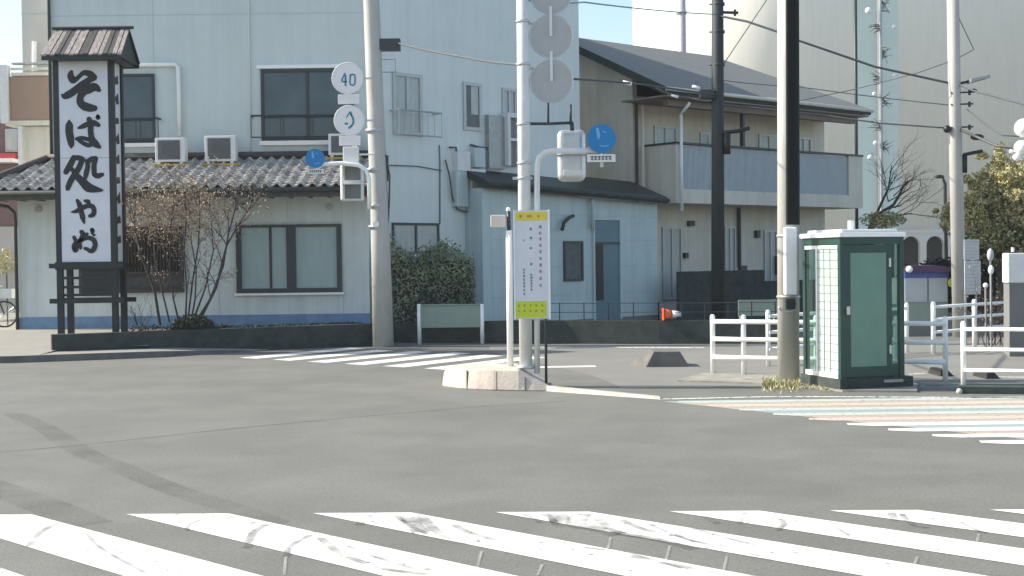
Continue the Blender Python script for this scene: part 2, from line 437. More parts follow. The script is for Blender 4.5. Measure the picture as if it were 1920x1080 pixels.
def ribbon(m, pts, wd, z):
    """flat band on the ground along 2-D points; width may be a list"""
    P = [Vector((p[0], p[1])) for p in pts]; n = len(P)
    ws = wd if isinstance(wd, (list, tuple)) else [wd] * n
    L = []
    for i in range(n):
        t = (P[min(n - 1, i + 1)] - P[max(0, i - 1)]).normalized(); q = Vector((-t.y, t.x))
        L.append((P[i] + q * ws[i] / 2, P[i] - q * ws[i] / 2))
    for a, b in zip(L, L[1:]):
        m.face([(a[0].x, a[0].y, z), (a[1].x, a[1].y, z), (b[1].x, b[1].y, z), (b[0].x, b[0].y, z)])
def smooth_pts(pts, seg=6):
    P = [Vector(p[:2]) for p in pts]; out = []; n = len(P)
    for i in range(n - 1):
        p0 = P[max(0, i - 1)]; p1 = P[i]; p2 = P[i + 1]; p3 = P[min(n - 1, i + 2)]
        for j in range(seg):
            t = j / seg
            out.append(0.5 * ((2 * p1) + (-p0 + p2) * t + (2 * p0 - 5 * p1 + 4 * p2 - p3) * t * t + (-p0 + 3 * p1 - 3 * p2 + p3) * t ** 3))
    out.append(P[-1]); return out

def leaves(m, c, rad, n, size, rng, shell=0.3, up=0.3):
    c = Vector(c)
    for _ in range(n):
        while True:
            d = Vector((rng.uniform(-1, 1), rng.uniform(-1, 1), rng.uniform(-1, 1)))
            if shell < d.length <= 1: break
        p = c + Vector((d.x * rad[0], d.y * rad[1], d.z * rad[2]))
        a = Vector((rng.gauss(0, 1), rng.gauss(0, 1), rng.gauss(0, 1))).normalized()
        b = a.cross(Vector((rng.gauss(0, 1), rng.gauss(0, 1), rng.gauss(0, 1) + up))).normalized()
        s_ = size * rng.uniform(.6, 1.4)
        m.face([p - a * s_, p - b * s_ * .5, p + a * s_, p + b * s_ * .5])
def twigs(m, p, d, L, r, depth, rng, tips, spread=0.5, kids=(2, 3), grav=0.05):
    pts = [Vector(p)]; q = Vector(p); dd = Vector(d).normalized()
    n = 3
    for k in range(n):
        dd = (dd + Vector((rng.gauss(0, .13), rng.gauss(0, .13), rng.gauss(0, .08) + grav))).normalized()
        q = q + dd * L / n; pts.append(q.copy())
    m.tube(pts, [r, r * .85, r * .7, r * .55], 5, caps=False)
    tips.append(q.copy())
    if depth > 0:
        for _ in range(rng.randint(*kids)):
            t = rng.choice(pts[1:])
            nd = (dd + Vector((rng.gauss(0, spread), rng.gauss(0, spread), rng.gauss(0, spread * .7)))).normalized()
            twigs(m, t, nd, L * rng.uniform(.55, .8), r * .55, depth - 1, rng, tips, spread, kids, grav)

# ================================================================== GROUND
g = MB(); g.face([(-700, -100, -.03), (700, -100, -.03), (700, 900, -.03), (-700, 900, -.03)])
struct(g.build('ground', M_GROUND, recalc=False))
g = MB(); g.face([(-90, -20, 0), (90, -20, 0), (90, 130, 0), (-90, 130, 0)])
struct(g.build('road', M_ROAD, recalc=False))

# near crosswalk: broad white bars running towards the camera's right
A_ = G(0, 966); B_ = G(1920, 956)
def on_far(px):
    a = G(px, 966 - px * 10 / 1920); return a
cw = MB(); dr = Vector((.722, -.692, 0))
bars = [(-500, -290), (-143, 60), (237, 430), (587, 772), (930, 1105), (1255, 1425), (1555, 1722), (1855, 2010), (2140, 2290), (2420, 2560), (2700, 2840)]
for a, b in bars:
    p = on_far(a); q = on_far(b); e = 9.0
    cw.face([(p.x, p.y, .004), (q.x, q.y, .004), (q.x + dr.x * e, q.y + dr.y * e, .004), (p.x + dr.x * e, p.y + dr.y * e, .004)])
struct(cw.build('crosswalk', M_PAINT, recalc=False))
# tyre traces curling over it
tm = MB()
def gp(l, z=0): return [G(x, y) for x, y in l]
arcs = [
    ([(108, 982), (75, 1000), (55, 1025)], .035), ([(160, 1000), (190, 1030), (270, 1075)], .02),
    ([(405, 968), (360, 982), (350, 995)], .02), ([(440, 968), (400, 985), (390, 1000)], .02),
    ([(500, 985), (475, 1000), (462, 1028)], .04), ([(580, 1005), (545, 1025), (535, 1045)], .03),
    ([(600, 1010), (640, 1040), (720, 1068), (800, 1078)], .04), ([(650, 1025), (700, 1045), (790, 1072)], .025),
    ([(765, 965), (775, 985), (790, 1000)], .09), ([(790, 968), (815, 995), (840, 1008), (880, 1020)], .05),
    ([(700, 968), (680, 975), (672, 985)], .05), ([(740, 967), (765, 985), (800, 1003)], .03), ([(850, 985), (880, 1000), (930, 1015)], .04),
    ([(1045, 965), (1050, 980), (1060, 988)], .10), ([(1090, 965), (1080, 985), (1110, 990), (1160, 1003)], .10),
    ([(1120, 975), (1160, 1000), (1220, 1010), (1300, 1030)], .05), ([(1160, 975), (1210, 995), (1280, 1008)], .04),
    ([(1220, 985), (1280, 1010), (1340, 1025), (1450, 1050)], .03), ([(1300, 992), (1400, 1020), (1500, 1040)], .03),
    ([(1320, 965), (1330, 975), (1345, 982)], .04), ([(1400, 962), (1390, 972), (1385, 982)], .03), ([(1460, 972), (1470, 985), (1455, 995)], .03),
    ([(1560, 985), (1600, 1010), (1640, 1015)], .02), ([(1690, 965), (1710, 985), (1740, 990)], .03), ([(1670, 962), (1675, 972), (1680, 978)], .04), ([(1800, 980), (1830, 995), (1850, 1000)], .02),
    ([(1020, 965), (1035, 975), (1040, 985)], .04), ([(980, 966), (1000, 972), (1010, 980)], .03), ([(1180, 1045), (1260, 1060), (1350, 1078)], .04), ([(1090, 1028), (1180, 1040), (1280, 1068)], .025)]
for l, wd in arcs:
    ribbon(tm, smooth_pts(gp(l)), wd * 1.5, .008)
struct(tm.build('tyre_marks', M_TYRE, recalc=False))
# pale scuffs dragged off the bars
sc_ = MB()
for l in ([(536, 1045), (533, 1080)], [(903, 1035), (893, 1075)], [(1017, 1060), (1008, 1080)], [(1145, 1010), (1140, 1030)], [(1256, 1025), (1248, 1055)], [(1363, 1045), (1355, 1078)], [(1720, 1045), (1712, 1068)], [(1835, 1003), (1832, 1018)]):
    ribbon(sc_, gp(l), .018, .007)
struct(sc_.build('paint_scuffs', stain_mat('scuff', (.5, .5, .47), (.12, .5), 3), recalc=False))
# seam and old stains
sm_ = MB()
ribbon(sm_, smooth_pts(gp([(-60, 852), (120, 838), (400, 808), (640, 785), (900, 763), (1060, 753)])), .022, .005)
struct(sm_.build('road_seam', M_SEAM, recalc=False))
st = MB()
ribbon(st, smooth_pts(gp([(20, 775), (80, 800), (150, 845), (220, 875), (330, 920), (440, 955), (520, 985)])), [.1] + [.26] * 35 + [.12], .004)
ribbon(st, smooth_pts(gp([(-80, 890), (20, 925), (100, 955), (170, 985)])), .35, .004)
struct(st.build('road_stains', M_STAIN, recalc=False))

# right-hand crosswalk, bars across the view
rc = MB(); rt = MB()
for k in range(10):
    y = 12.5 + .505 * k; xl = 4.95 - .62 * (y - 12.55)
    tgt = rt if y > 15.0 else rc
    tgt.face([(xl + .22, y - .13, .004), (xl + 11, y - .16, .004), (xl + 11, y + .16, .004), (xl, y + .13, .004), (xl - .03, y - .02, .004)])
rc.face([(4.7, 12.25, .0036), (16, 12.25, .0036), (16, 12.0, .0036), (4.95, 12.0, .0036)]) if False else None
struct(rc.build('crosswalk', M_PAINT_MID, recalc=False))
und = MB(); und.face([(5.6, 12.7, .002), (14, 12.7, .002), (14, 17.25, .002), (1.95, 17.15, .002), (4.0, 14.6, .002)])
struct(und.build('worn_marking', M_TINT_LOW, recalc=False))
struct(rt.build('crosswalk', M_PAINT_TINT, recalc=False))
# far left crosswalk
fc = MB(); fd = Vector((.57, .82, 0))
for k in range(-1, 5):
    T0 = Vector((-4.68 + .78 * k, 25.5 - .64 * k, .004)); wv_ = Vector((.40, -.33, 0)); Lb = 3.1 + .1 * (k % 3)
    fc.face([tuple(T0), tuple(T0 + wv_), tuple(T0 + wv_ + fd * Lb), tuple(T0 + fd * Lb)])
ribbon(fc, [(.25, 22.9), (1.45, 23.0)], .3, .004)
struct(fc.build('crosswalk', M_PAINT_MID, recalc=False))
# edge line right of the island
el = MB()
ribbon(el, [G(1235, 749), G(1450, 744), G(1700, 745), G(2100, 748)], .10, .004)
ribbon(el, [G(1800, 650), G(1960, 645)], .12, .004)
ribbon(el, [G(1705, 702), G(1735, 700)], .10, .004); ribbon(el, [G(1880, 697), G(1950, 697)], .10, .004); ribbon(el, [G(1870, 707), G(1950, 708)], .10, .004)
ribbon(el, [G(1000, 651), G(1320, 652)], .25, .004)
struct(el.build('edge_line', M_PAINT_OLD, recalc=False))

# left pavement, kerb first
KP = [(G(-700, 696), .13), (G(-200, 684), .13), (G(12, 681), .13), (G(70, 679), .13), (G(180, 675), .13), (G(300, 670), .12), (G(400, 664), .07), (G(500, 658), .012)]
PW0 = Vector((W(97, 650, 26.7).x, 26.7)); PW1 = Vector((W(697, 650, 29.4).x, 29.4))
def wall_y(x): return PW0.y + (x - PW0.x) * (PW1.y - PW0.y) / (PW1.x - PW0.x)
kb = MB()
for (a, za), (b, zb) in zip(KP, KP[1:]):
    kb.hull2([(a.x, a.y, 0), (b.x, b.y, 0), (b.x, b.y + .15, 0), (a.x, a.y + .15, 0)],
             [(a.x, a.y + .02, za), (b.x, b.y + .02, zb), (b.x, b.y + .15, zb), (a.x, a.y + .15, za)])
struct(kb.build('kerb', M_KERBD))
def zp(y): return .134 + .26 * max(0, min(1, (y - 26.2) / 4.6))
pv = MB()
for (a, za), (b, zb) in zip(KP, KP[1:]):
    if b.x < PW0.x + .3:
        yy = [None, 26.7, 28.5, 30.8, 60]
        for y0, y1 in zip(yy, yy[1:]):
            ya = a.y + .03 if y0 is None else y0; yb = b.y + .03 if y0 is None else y0
            pv.face([(a.x, ya, zp(ya)), (b.x, yb, zp(yb)), (b.x, y1, zp(y1)), (a.x, y1, zp(y1))])
    else:
        pv.face([(a.x, a.y + .03, za + .004), (b.x, b.y + .03, zb + .004), (b.x, wall_y(b.x) + .05, zb + .004), (a.x, wall_y(a.x) + .05, za + .004)])
xa = KP[3][0].x
pv.face([(xa, 27.3, zp(27.3)), (xa + 1.7, 27.3, zp(27.3)), (xa + 1.7, 30.8, zp(30.8)), (xa, 30.8, zp(30.8))])
pv.face([(xa, 30.8, zp(30.8)), (xa + 1.7, 30.8, zp(30.8)), (xa + 1.7, 31.2, zp(31)), (xa, 31.2, zp(31))])
struct(pv.build('pavement', M_PAVE, recalc=False))
# strip of bare ground under the railings and the booth
sp = MB()
sp.prism([G(1270, 716), G(1440, 722), G(1580, 735), G(1720, 736), G(1720, 716), G(1440, 705), G(1320, 702)], 0.0, .03)
struct(sp.build('verge', mat('verge_dirt', (.26, .25, .21), .9, .25, 4)))
cp = MB(); cp.face([(1.6, 18.95, .003), (40, 18.0, .003), (40, 28.2, .003), (-.5, 28.8, .003), (-.5, 27.2, .003), (1.3, 21, .003)])
struct(cp.build('car_park', mat('pale_asphalt', (.19, .187, .165), .85, .08, .8, bump=.15, bscale=90), recalc=False))

# ================================================================== TRAFFIC ISLAND
def island():
    t = thing('traffic_island', 'sunlit cream concrete island with rounded nose and sloped right end, under the steel sign pole', 'traffic island', (-.2, 19.2, 0))
    # cross-sections from the rounded nose to the ramp: front foot y, back y, height
    sts = [(829, 19.78, 19.95, .20), (833, 19.60, 20.02, .26), (845, 19.40, 20.08, .29), (865, 19.20, 20.1, .30), (892, 19.02, 20.1, .30), (925, 18.88, 20.1, .30), (972, 18.76, 20.1, .30), (1000, 18.72, 20.05, .17), (1030, 18.70, 20.0, .05)]
    m = MB(); rows = []
    for px, yf, yb, z in sts:
        x = W(px, 700, yf).x; ins = .05 if z > .1 else .02
        rows.append([m.add((x, yf, 0)), m.add((x + (.03 if px < 900 else 0), yf + ins, z)), m.add((x + (.03 if px < 900 else 0), yb - ins, z)), m.add((x, yb, 0))])
    for p, q in zip(rows, rows[1:]):
        for k in range(3): m.f.append([p[k], q[k], q[k + 1], p[k + 1]])
        m.f.append([p[3], q[3], q[0], p[0]])
    m.f.append(rows[0]); m.f.append(rows[-1][::-1])
    o = m.build('kerb_block', M_ISL, t, bevel=.018)
    j = MB()
    for px, y in ((875, 19.13), (931, 18.865), (984, 18.74)):
        p = W(px, 700, y)
        zt2 = .27 if px < 980 else .2; f0, f1 = -.002, .05 * zt2 / .3 - .003; j.hull2([(p.x - .005, p.y + f0, .01), (p.x + .005, p.y + f0, .01), (p.x + .005, p.y + f1, zt2), (p.x - .005, p.y + f1, zt2)], [(p.x - .005, p.y + .1, .01), (p.x + .005, p.y + .1, .01), (p.x + .005, p.y + .1, zt2), (p.x - .005, p.y + .1, zt2)])
    j.build('joint', M_KERBD, t)
    return t
island()
lk = MB()
p = W(1018, 736, 18.75); q = G(1238, 749)
lk.hull2([(p.x, p.y, 0), (q.x, q.y, 0), (q.x, q.y + .2, 0), (p.x, p.y + .2, 0)], [(p.x, p.y + .02, .07), (q.x, q.y + .02, .03), (q.x, q.y + .18, .03), (p.x, p.y + .18, .07)])
struct(lk.build('kerb', M_KERB))

# concrete block
def concrete_block():
    m = MB(); a = G(1187, 689); b = G(1293, 688); y = a.y
    x0 = a.x; x1 = b.x
    m.hull2([(x0 + .22, y, 0), (x1, y - .02, 0), (x1, y + .75, 0), (x0 - .03, y + .62, 0)],
            [(x0 + .36, y + .012, .27), (x1 - .16, y + .0, .27), (x1 - .16, y + .62, .27), (x0 + .36, y + .62, .27)])
    o = m.build('concrete_block', M_KERBD, loc=((x0 + x1) / 2, y + .4, 0), bevel=.012)
    tag(o, 'low grey concrete block with sloping ends lying alone on the asphalt right of the island', 'concrete block')
concrete_block()

# ================================================================== RESTAURANT (low tiled wing)
FR = Frame(0, 31.0)          # restaurant front wall
FB = Frame(0, 32.5)          # tall white building front wall
rs = thing('restaurant', 'single storey white noodle restaurant with a grey tiled lean-to roof and black framed windows', 'restaurant', (W(365, 600, 31).x, 31, .3))
XL = W(35, 500, 31).x; XR = W(692, 500, 31).x
w_ = MB(); w_.box(XL, XR, 31.0, 38, .1, 3.55); w_.build('wall', M_WALL2, rs)
w_ = MB(FR); zb = FR.hit(300, 592)[1]
w_.box(XL - .01, XR + .01, 0.0, .025, .1, zb); w_.build('plinth', M_BLUE, rs)
jn = MB(FR)
for px in (541, 643, 410): u = FR.hit(px, 500)[0]; jn.box(u - .006, u + .006, 0, .004, zb, 3.5)
u0, z0 = FR.hit(100, 562)[0], FR.hit(300, 400)[1]
jn.build('wall_joint', M_JOINT, rs)
# eave vents
for px, py in ((72, 392), (617, 388), (455, 384)):
    u, z = FR.hit(px, py); v = MB(FR); v.tube([(u, 0, z), (u, .05, z)], .08, 14); v.build('vent', M_GREYM, rs)
# big window
u0, u1, z0, z1 = FR.rect(444, 421, 641, 549)
fw = .11
m = MB(FR)
m.box(u0, u1, 0, .09, z0, z0 + fw); m.box(u0, u1, 0, .09, z1 - .06, z1); m.box(u0, u0 + fw * 1.1, 0, .088, z0 + fw, z1 - .06); m.box(u1 - fw, u1, 0, .088, z0 + fw, z1 - .06)
um = FR.hit(547, 480)[0]; m.box(um - .11, um + .11, 0, .086, z0 + fw, z1 - .06)
for px in (509, 508): pass
wn = m.build('window', M_ALUD, rs)
for a, b in ((u0 + fw, um - .11), (um + .11, u1 - fw)):
    p = MB(FR); p.box(a, b, .004, .03, z0 + fw, z1 - .06); p.build('pane', M_BLIND, wn)
s_ = MB(FR); ua = FR.hit(508, 480)[0]; s_.box(ua - .03, ua + .03, .03, .05, z0 + fw, z1 - .06); s_.build('sash_bar', M_ALUD, wn)
s_ = MB(FR); s_.box(u0 - .05, u1 + .05, 0, .12, z0 - .05, z0); s_.build('sill', M_WHITEP, wn)
# dark timber window behind the bare shrub
u0, u1, z0, z1 = FR.rect(150, 425, 345, 549)
m = MB(FR)
m.box(u0, u1, 0, .12, z0, z0 + .09); m.box(u0, u1, 0, .12, z1 - .09, z1); m.box(u0, u0 + .09, 0, .118, z0 + .09, z1 - .09); m.box(u1 - .09, u1, 0, .118, z0 + .09, z1 - .09)
zm = FR.hit(250, 512)[1]; m.box(u0 + .09, u1 - .09, 0, .11, zm - .03, zm + .03)
k = u0 + .2
while k < u1 - .15:
    m.box(k - .012, k + .012, .02, .08, zm + .03, z1 - .09); k += .075
wn = m.build('window', M_BROWNW, rs); wn['label'] = 'dark timber lattice window'
p = MB(FR); p.box(u0 + .09, u1 - .09, .004, .02, z0 + .09, z1 - .09); p.build('pane', M_PLANKD, wn)

# tiled roof: rolling pantiles in courses
YE, ZE, YT, ZT = 29.95, 3.60, 32.5, 4.44
xe0 = W(-46, 350, YE).x; xt0 = W(92, 300, YT).x; XRr = W(694, 350, 31).x + .25
slope = (ZT - ZE) / (YT - YE)
def tile_roof():
    m = MB(); NC = 11; du = .034
    nu = int((XRr - xe0) / du)
    def lim(t): return xe0 + (xt0 - xe0) * t
    for c in range(NC):
        t0 = c / NC; t1 = (c + 1) / NC + .015
        rows = []
        for t, lift in ((t0, .045), (t1, .006)):
            y = YE + (YT - YE) * t; z = ZE + (ZT - ZE) * t
            row = []
            for i in range(nu + 1):
                x = xe0 + du * i
                ph = (x / .27) % 1.0
                h = .062 * (math.sin(ph * 2 * math.pi) if ph < .5 else -.35 * math.sin((ph - .5) * 2 * math.pi))
                xx = max(x, lim(t))
                row.append(m.add((xx, y, z + h + lift + .03)))
            rows.append(row)
        for i in range(nu):
            if m.v[rows[0][i + 1]].x - m.v[rows[0][i]].x < 1e-6 and m.v[rows[1][i + 1]].x - m.v[rows[1][i]].x < 1e-6: continue
            m.f.append([rows[0][i], rows[0][i + 1], rows[1][i + 1], rows[1][i]])
        # front lip of the course
        lip = [m.add(m.v[k] - Vector((0, -.004, .045))) for k in rows[0]]
        for i in range(nu): m.f.append([lip[i], lip[i + 1], rows[0][i + 1], rows[0][i]])
    # left hip end, falling to the left
    m.face([(xe0, YE, ZE + .02), (xt0, YT, ZT + .02), (xe0, YT + 2.5, ZE + .02)])
    ro = m.build('roof', M_TILE, rs, recalc=False)
    h = MB(); h.tube([(xe0 - .02, YE - .03, ZE + .12), (xt0, YT, ZT + .13)], .085, 10); h.tube([(xt0, YT - .08, ZT + .12), (XRr, YT - .08, ZT + .12)], .085, 10)
    h.build('ridge_tiles', M_PLANKD, ro, smooth=True)
    s = MB()
    s.hull2([(xe0 + .03, YE + .04, ZE - .17), (XRr - .01, YE + .04, ZE - .17), (XRr - .01, 31.0, ZE - .10), (xe0 + .03, 31.0, ZE - .10)],
            [(xe0 + .03, YE + .04, ZE + .0), (XRr - .01, YE + .04, ZE + .0), (XRr - .01, 32.49, ZT - .02), (xe0 + .05, 32.49, ZE - .02)])
    s.build('eaves', M_PLANKD, ro)
    gtt = MB(); gtt.tube([(xe0, YE - .04, ZE - .05), (XRr, YE - .04, ZE - .05)], .05, 10); gtt.build('gutter', M_BLOCKW, ro, smooth=True)
    fb = MB(); fb.box(xe0 + .02, XRr, YE + .012, YE + .038, ZE - .21, ZE + .02); fb.build('fascia', M_PLANKD, ro)
    r = MB(); x = xe0 + .3
    while x < XRr - .1: r.box(x - .03, x + .03, YE + .06, 30.98, ZE - .19, ZE - .172); x += .45
    r.build('rafters', M_BROWNW, ro)
tile_roof()
dp = MB()
pts = [W(-12, 383, 30.2), W(15, 388, 30.4), W(27, 398, 30.8), W(29, 415, 30.9)]
pts.append(Vector((pts[-1].x, 30.9, .38)))
dp.tube(pts, .04, 8); dp.build('downpipe', M_DARKM, rs, smooth=True)

# ---- air conditioners on the roof
def aircon(px0, py0, px1, py1, Y, label, fan_round=False):
    a = W(px0, py1, Y); b = W(px1, py0, Y)
    x0, x1, z0, z1 = a.x, b.x, a.z, b.z
    t = thing('air_conditioner', label, 'air conditioner', ((x0 + x1) / 2, Y + .15, z0 - .16), 'air conditioner units standing on the tiled roof')
    m = MB(); m.box(x0, x1, Y, Y + .32, z0, z1); m.build('casing', M_CASE, t, bevel=.015)
    wg = (x1 - x0)
    f = MB(); f.box(x0 + wg * .10, x1 - wg * .16, Y - .012, Y, z0 + .06, z1 - .06); gr = f.build('fan_grille', M_FAN, t)
    c = MB(); cx, cz, rr = x0 + wg * .47, (z0 + z1) / 2, (z1 - z0) * .33
    for q in range(3):
        rad = rr * (1 - q * .3)
        c.tube([(cx + rad * math.cos(k * math.pi / 12), Y - .018, cz + rad * math.sin(k * math.pi / 12)) for k in range(25)], .007, 5)
    c.build('guard_ring', M_GREYW, gr)
    for k in (.12, .88):
        l = MB(); x = x0 + wg * k
        l.box(x - .035, x + .035, Y - .02, Y + .34, z0 - .17, z0 - .002); l.build('leg', M_CASE, t)
    y_ = MB(); y_.box(x0 - .06, x1 + .12, Y - .06, Y - .03, z0 - .10, z0 - .05); y_.build('support_rail', M_YSTAND, t)
    return t
aircon(291, 258, 346, 304, 31.7, 'ivory air conditioner on the tiled roof, nearest the tower-like shop sign')
aircon(384, 254, 441, 303, 31.8, 'ivory air conditioner on the tiled roof, standing alone between the other two units')
aircon(616, 250, 668, 291, 31.9, 'ivory air conditioner on the tiled roof, half hidden behind the round speed sign')

# ================================================================== TALL WHITE BUILDING
XB0 = W(97, 300, 32.5).x
c0 = Vector((W(715, 300, 32.5).x, 32.5, 0))
FM = Frame(c0.x, c0.y, 1, 1)       # slanting right-hand face
LM = 7.33
e1 = FM.P(LM, 0, 0)
wb = thing('office_building', 'tall pale blue-white clad building rising out of the picture behind the tiled restaurant', 'building', ((XB0 + c0.x) / 2, 32.5, 0))
m = MB(); m.prism([(XB0, 32.5), (c0.x, 32.5), (e1.x, e1.y), (e1.x - 2, e1.y + 5), (XB0, 46)], 0, 12.5)
m.build('wall', M_WALL, wb)
m = MB(FM); m.box(0, LM, -.02, -.0, 0, 12.45); m.v = [v + FM.n * .012 for v in m.v]; m.build('brightened_side', M_WALL3, wb)  # paler tone stands in for stronger light on this face
j = MB(FB)
for px in (288, 468):
    u = FB.hit(px, 100)[0]; j.box(u - .008, u + .008, 0, .004, 4.3, 12.5)
for z in (FB.hit(300, 28)[1],): j.box(XB0, c0.x, 0, .005, z - .008, z + .008)
j.build('panel_joint', M_JOINT, wb)
j = MB(FM)
for px in (862, 832): u = FM.hit(px, 100)[0]; j.box(u - .008, u + .008, 0, .004, .3, 12.5)
for z in (FM.hit(800, 108)[1],): j.box(0, LM, 0, .005, z - .006, z + .006)
j.build('panel_joint', M_JOINT, wb)
# coping/edge pipe
p = MB(); p.tube([(XB0 + .02, 32.44, 4.4), (XB0 + .02, 32.44, 12.4)], .04, 8); p.build('downpipe', M_DARKM, wb, smooth=True)
u = FB.hit(468, 100)[0]
p = MB(); p.tube([(u, 32.47, 4.5), (u, 32.47, 12.4)], .016, 8); p.build('downpipe', M_CASE, wb, smooth=True)
p = MB()
p.tube([W(225, 122, 32.42), W(328, 121, 32.42), W(334, 126, 32.42), W(337, 255, 32.42)], .05, 8); p.build('downpipe', M_WHITEP, wb, smooth=True)
# front windows
w1 = window(wb, FB, (490, 130, 664, 263), M_ALUD, M_SKYG, 2, 1, .07, 0, .06)
s_ = MB(FB); u0, u1, z0, z1 = FB.rect(482, 122, 668, 130); s_.box(u0, u1, 0, .09, z0 + .02, z1); s_.build('hood', M_WHITEP, w1)
s_ = MB(FB); u0, u1, z0, z1 = FB.rect(488, 264, 666, 272); s_.box(u0, u1, 0, .11, z0, z1); s_.build('sill', M_WHITEP, w1)
w2 = window(wb, FB, (214, 139, 291, 268), M_ALUD, M_SKYG, 1, 1, .06, 0, .06)
s_ = MB(FB); u0, u1, z0, z1 = FB.rect(205, 269, 296, 276); s_.box(u0, u1, 0, .11, z0, z1); s_.build('sill', M_WHITEP, w2)
def rail(fr, x0, x1, yt, yb, mm, nbar, v=.22, parent=wb, r=.018):
    u0, u1, zb_, zt_ = fr.rect(x0, yt, x1, yb)
    m = MB(fr)
    m.tube([(u0, 0, zt_), (u0, v, zt_), (u1, v, zt_), (u1, 0, zt_)], r * 1.4, 6)
    m.tube([(u0, v, zb_), (u1, v, zb_)], r, 6)
    for k in range(nbar + 1):
        u = u0 + (u1 - u0) * k / nbar
        m.tube([(u, v, zb_), (u, v, zt_)], r * .7, 5)
    m.build('window_rail', mm, parent)
rail(FB, 218, 301, 224, 262, M_DARKM, 2)
rail(FB, 474, 640, 218, 258, M_DARKM, 3)
# windows of the slanting face
w3 = window(wb, FM, (735, 138, 790, 254), M_ALU, M_CURT, 2, 1, .09, 0, .06)
rail(FM, 731, 811, 211, 256, M_ALU, 6, .35)
w4 = window(wb, FM, (867, 155, 901, 245), M_ALU, M_GREYW, 1, 1, .09, 0, .06)
p = MB(FM); u0, u1, z0, z1 = FM.rect(882, 162, 895, 215); p.box(u0, u1, .02, .03, z0, z1); p.build('pane', M_CURT, w4)
w5 = window(wb, FM, (940, 166, 967, 230), M_ALU, M_CURT, 2, 1, .08, 0, .06)
w6 = window(wb, FM, (734, 418, 822, 476), M_ALUD, M_CURT, 2, 1, .06, 0, .05)
# slatted duct screen and meter boxes
u0, u1, z0, z1 = FM.rect(909, 217, 938, 318)
sl = MB(FM); sl.box(u0, u1, 0, .12, z0, z1)
for k in range(6):
    u = u0 + (u1 - u0) * (k + .5) / 6; sl.box(u - .05, u + .05, .12, .17, z0 + .03, z1 - .03)
sl.build('duct_screen', M_GREYM, wb)
u0, u1, z0, z1 = FM.rect(938, 214, 966, 312)
sl = MB(FM); sl.box(u0, u0 + .1, 0, .3, z0, z1); sl.box(u1 - .1, u1, 0, .3, z0, z1); sl.box(u0 + .1, u1 - .1, 0, .28, z1 - .12, z1)
zz = FM.hit(950, 263)[1]; sl.box(u0 + .1, u1 - .1, 0, .27, zz - .04, zz + .04); sl.build('duct_frame', M_CASE, wb)
sl = MB(FM); sl.box(u0 + .1, u1 - .1, 0, .1, z0, z1 - .12); sl.build('duct_panel', M_GREYM, wb)
for (x0, y0, x1, y1, mm) in ((848, 285, 872, 322, M_CASE), (873, 318, 901, 362, M_CASE), (846, 322, 868, 388, M_SHED), (880, 278, 900, 315, M_SHED)):
    u0, u1, z0, z1 = FM.rect(x0, y0, x1, y1)
    b = MB(FM); b.box(u0, u1, 0, .22, z0, z1); b.build('meter_box', mm, wb, bevel=.02)
cb = MB(FM)
def fp(fr, l, v): return [(fr.hit(x, y)[0], v, fr.hit(x, y)[1]) for x, y in l]
cb.tube(fp(FM, [(830, 300), (838, 330), (843, 370), (852, 392), (868, 398), (884, 390), (888, 360)], .1), .022, 6)
cb.tube(fp(FM, [(838, 277), (850, 277), (853, 300)], .1), .03, 6)
cb.tube(fp(FM, [(877, 272), (895, 277), (908, 278)], .1), .03, 6)
cb.tube(fp(FM, [(884, 390), (886, 460), (882, 540)], .05), .022, 6)
cb.tube(fp(FM, [(727, 310), (780, 312), (825, 320)], .06), .014, 6)
cb.tube(fp(FM, [(822, 272), (823, 300), (823, 420)], .04), .014, 6)
cb.build('service_pipes', M_CABLEG, wb, smooth=True)

# set-back block and balcony building at far left
nb = thing('stair_tower', 'narrow grey-beige block with a white vent pipe at the left end of the tall building', 'building', (W(68, 300, 34).x, 34, 0))
m = MB(); m.box(W(41, 50, 34).x, W(96, 50, 34).x - .05, 34.0, 38, 0, 12.4); m.build('wall', M_BEIGE, nb)
p = MB(); p.tube([W(64, 134, 33.9), W(64, 78, 33.9)], .06, 8); p.build('vent_pipe', M_WHITEP, nb)
p = MB(Frame(0, 34)); p.box(W(41, 50, 34).x, W(96, 50, 34).x - .05, 0, .02, 8.4, 8.43); p.build('joint', M_JOINT, nb)
FL = Frame(0, 33.6)
ab = thing('balcony_house', 'beige house with a tan balcony front and white posts, left of the tall shop sign', 'house', (W(60, 300, 33.6).x, 33.4, 0))
def lbox(name, x0, y0, x1, y1, v0, v1, mm, par=ab, fr=FL, bevel=0):
    u0, u1, z0, z1 = fr.rect(x0, y0, x1, y1); b = MB(fr); b.box(u0, u1, v0, v1, z0, z1); return b.build(name, mm, par, bevel=bevel)
lbox('balcony_panel', 21, 144, 96, 226, 0, .1, M_TAN)
lbox('post', 6, 124, 20, 232, .0, .22, M_CASE)
lbox('rail', 24, 128, 96, 133, .11, .16, M_CREAM); lbox('rail', 24, 137, 96, 143, .0, .14, M_CREAM)
lbox('floor_slab', 14, 227, 96, 236, -.4, .14, M_CREAM)
lbox('wall', 46, 237, 96, 420, -.5, -.02, M_CREAM)
lbox('post', 38, 237, 46, 420, -.02, .12, M_CASE)
lbox('roof_beam', 24, 118, 96, 121, -.1, .1, M_ALU)
mh = thing('maroon_house', 'small maroon walled house with a red roof edge at the far left edge', 'house', (W(5, 300, 36).x, 36, 0))
FLL = Frame(0, 36)
lbox('wall', -260, 232, 37, 420, -3, 0, M_MAROON, mh, FLL)
lbox('roof_trim', -260, 290, 33, 300, 0, .2, M_RED, mh, FLL)
ww = lbox('window', 11, 242, 33, 285, 0, .05, M_ALU, mh, FLL)
lbox('pane', 14, 246, 30, 282, .05, .06, M_CURT, ww, FLL)
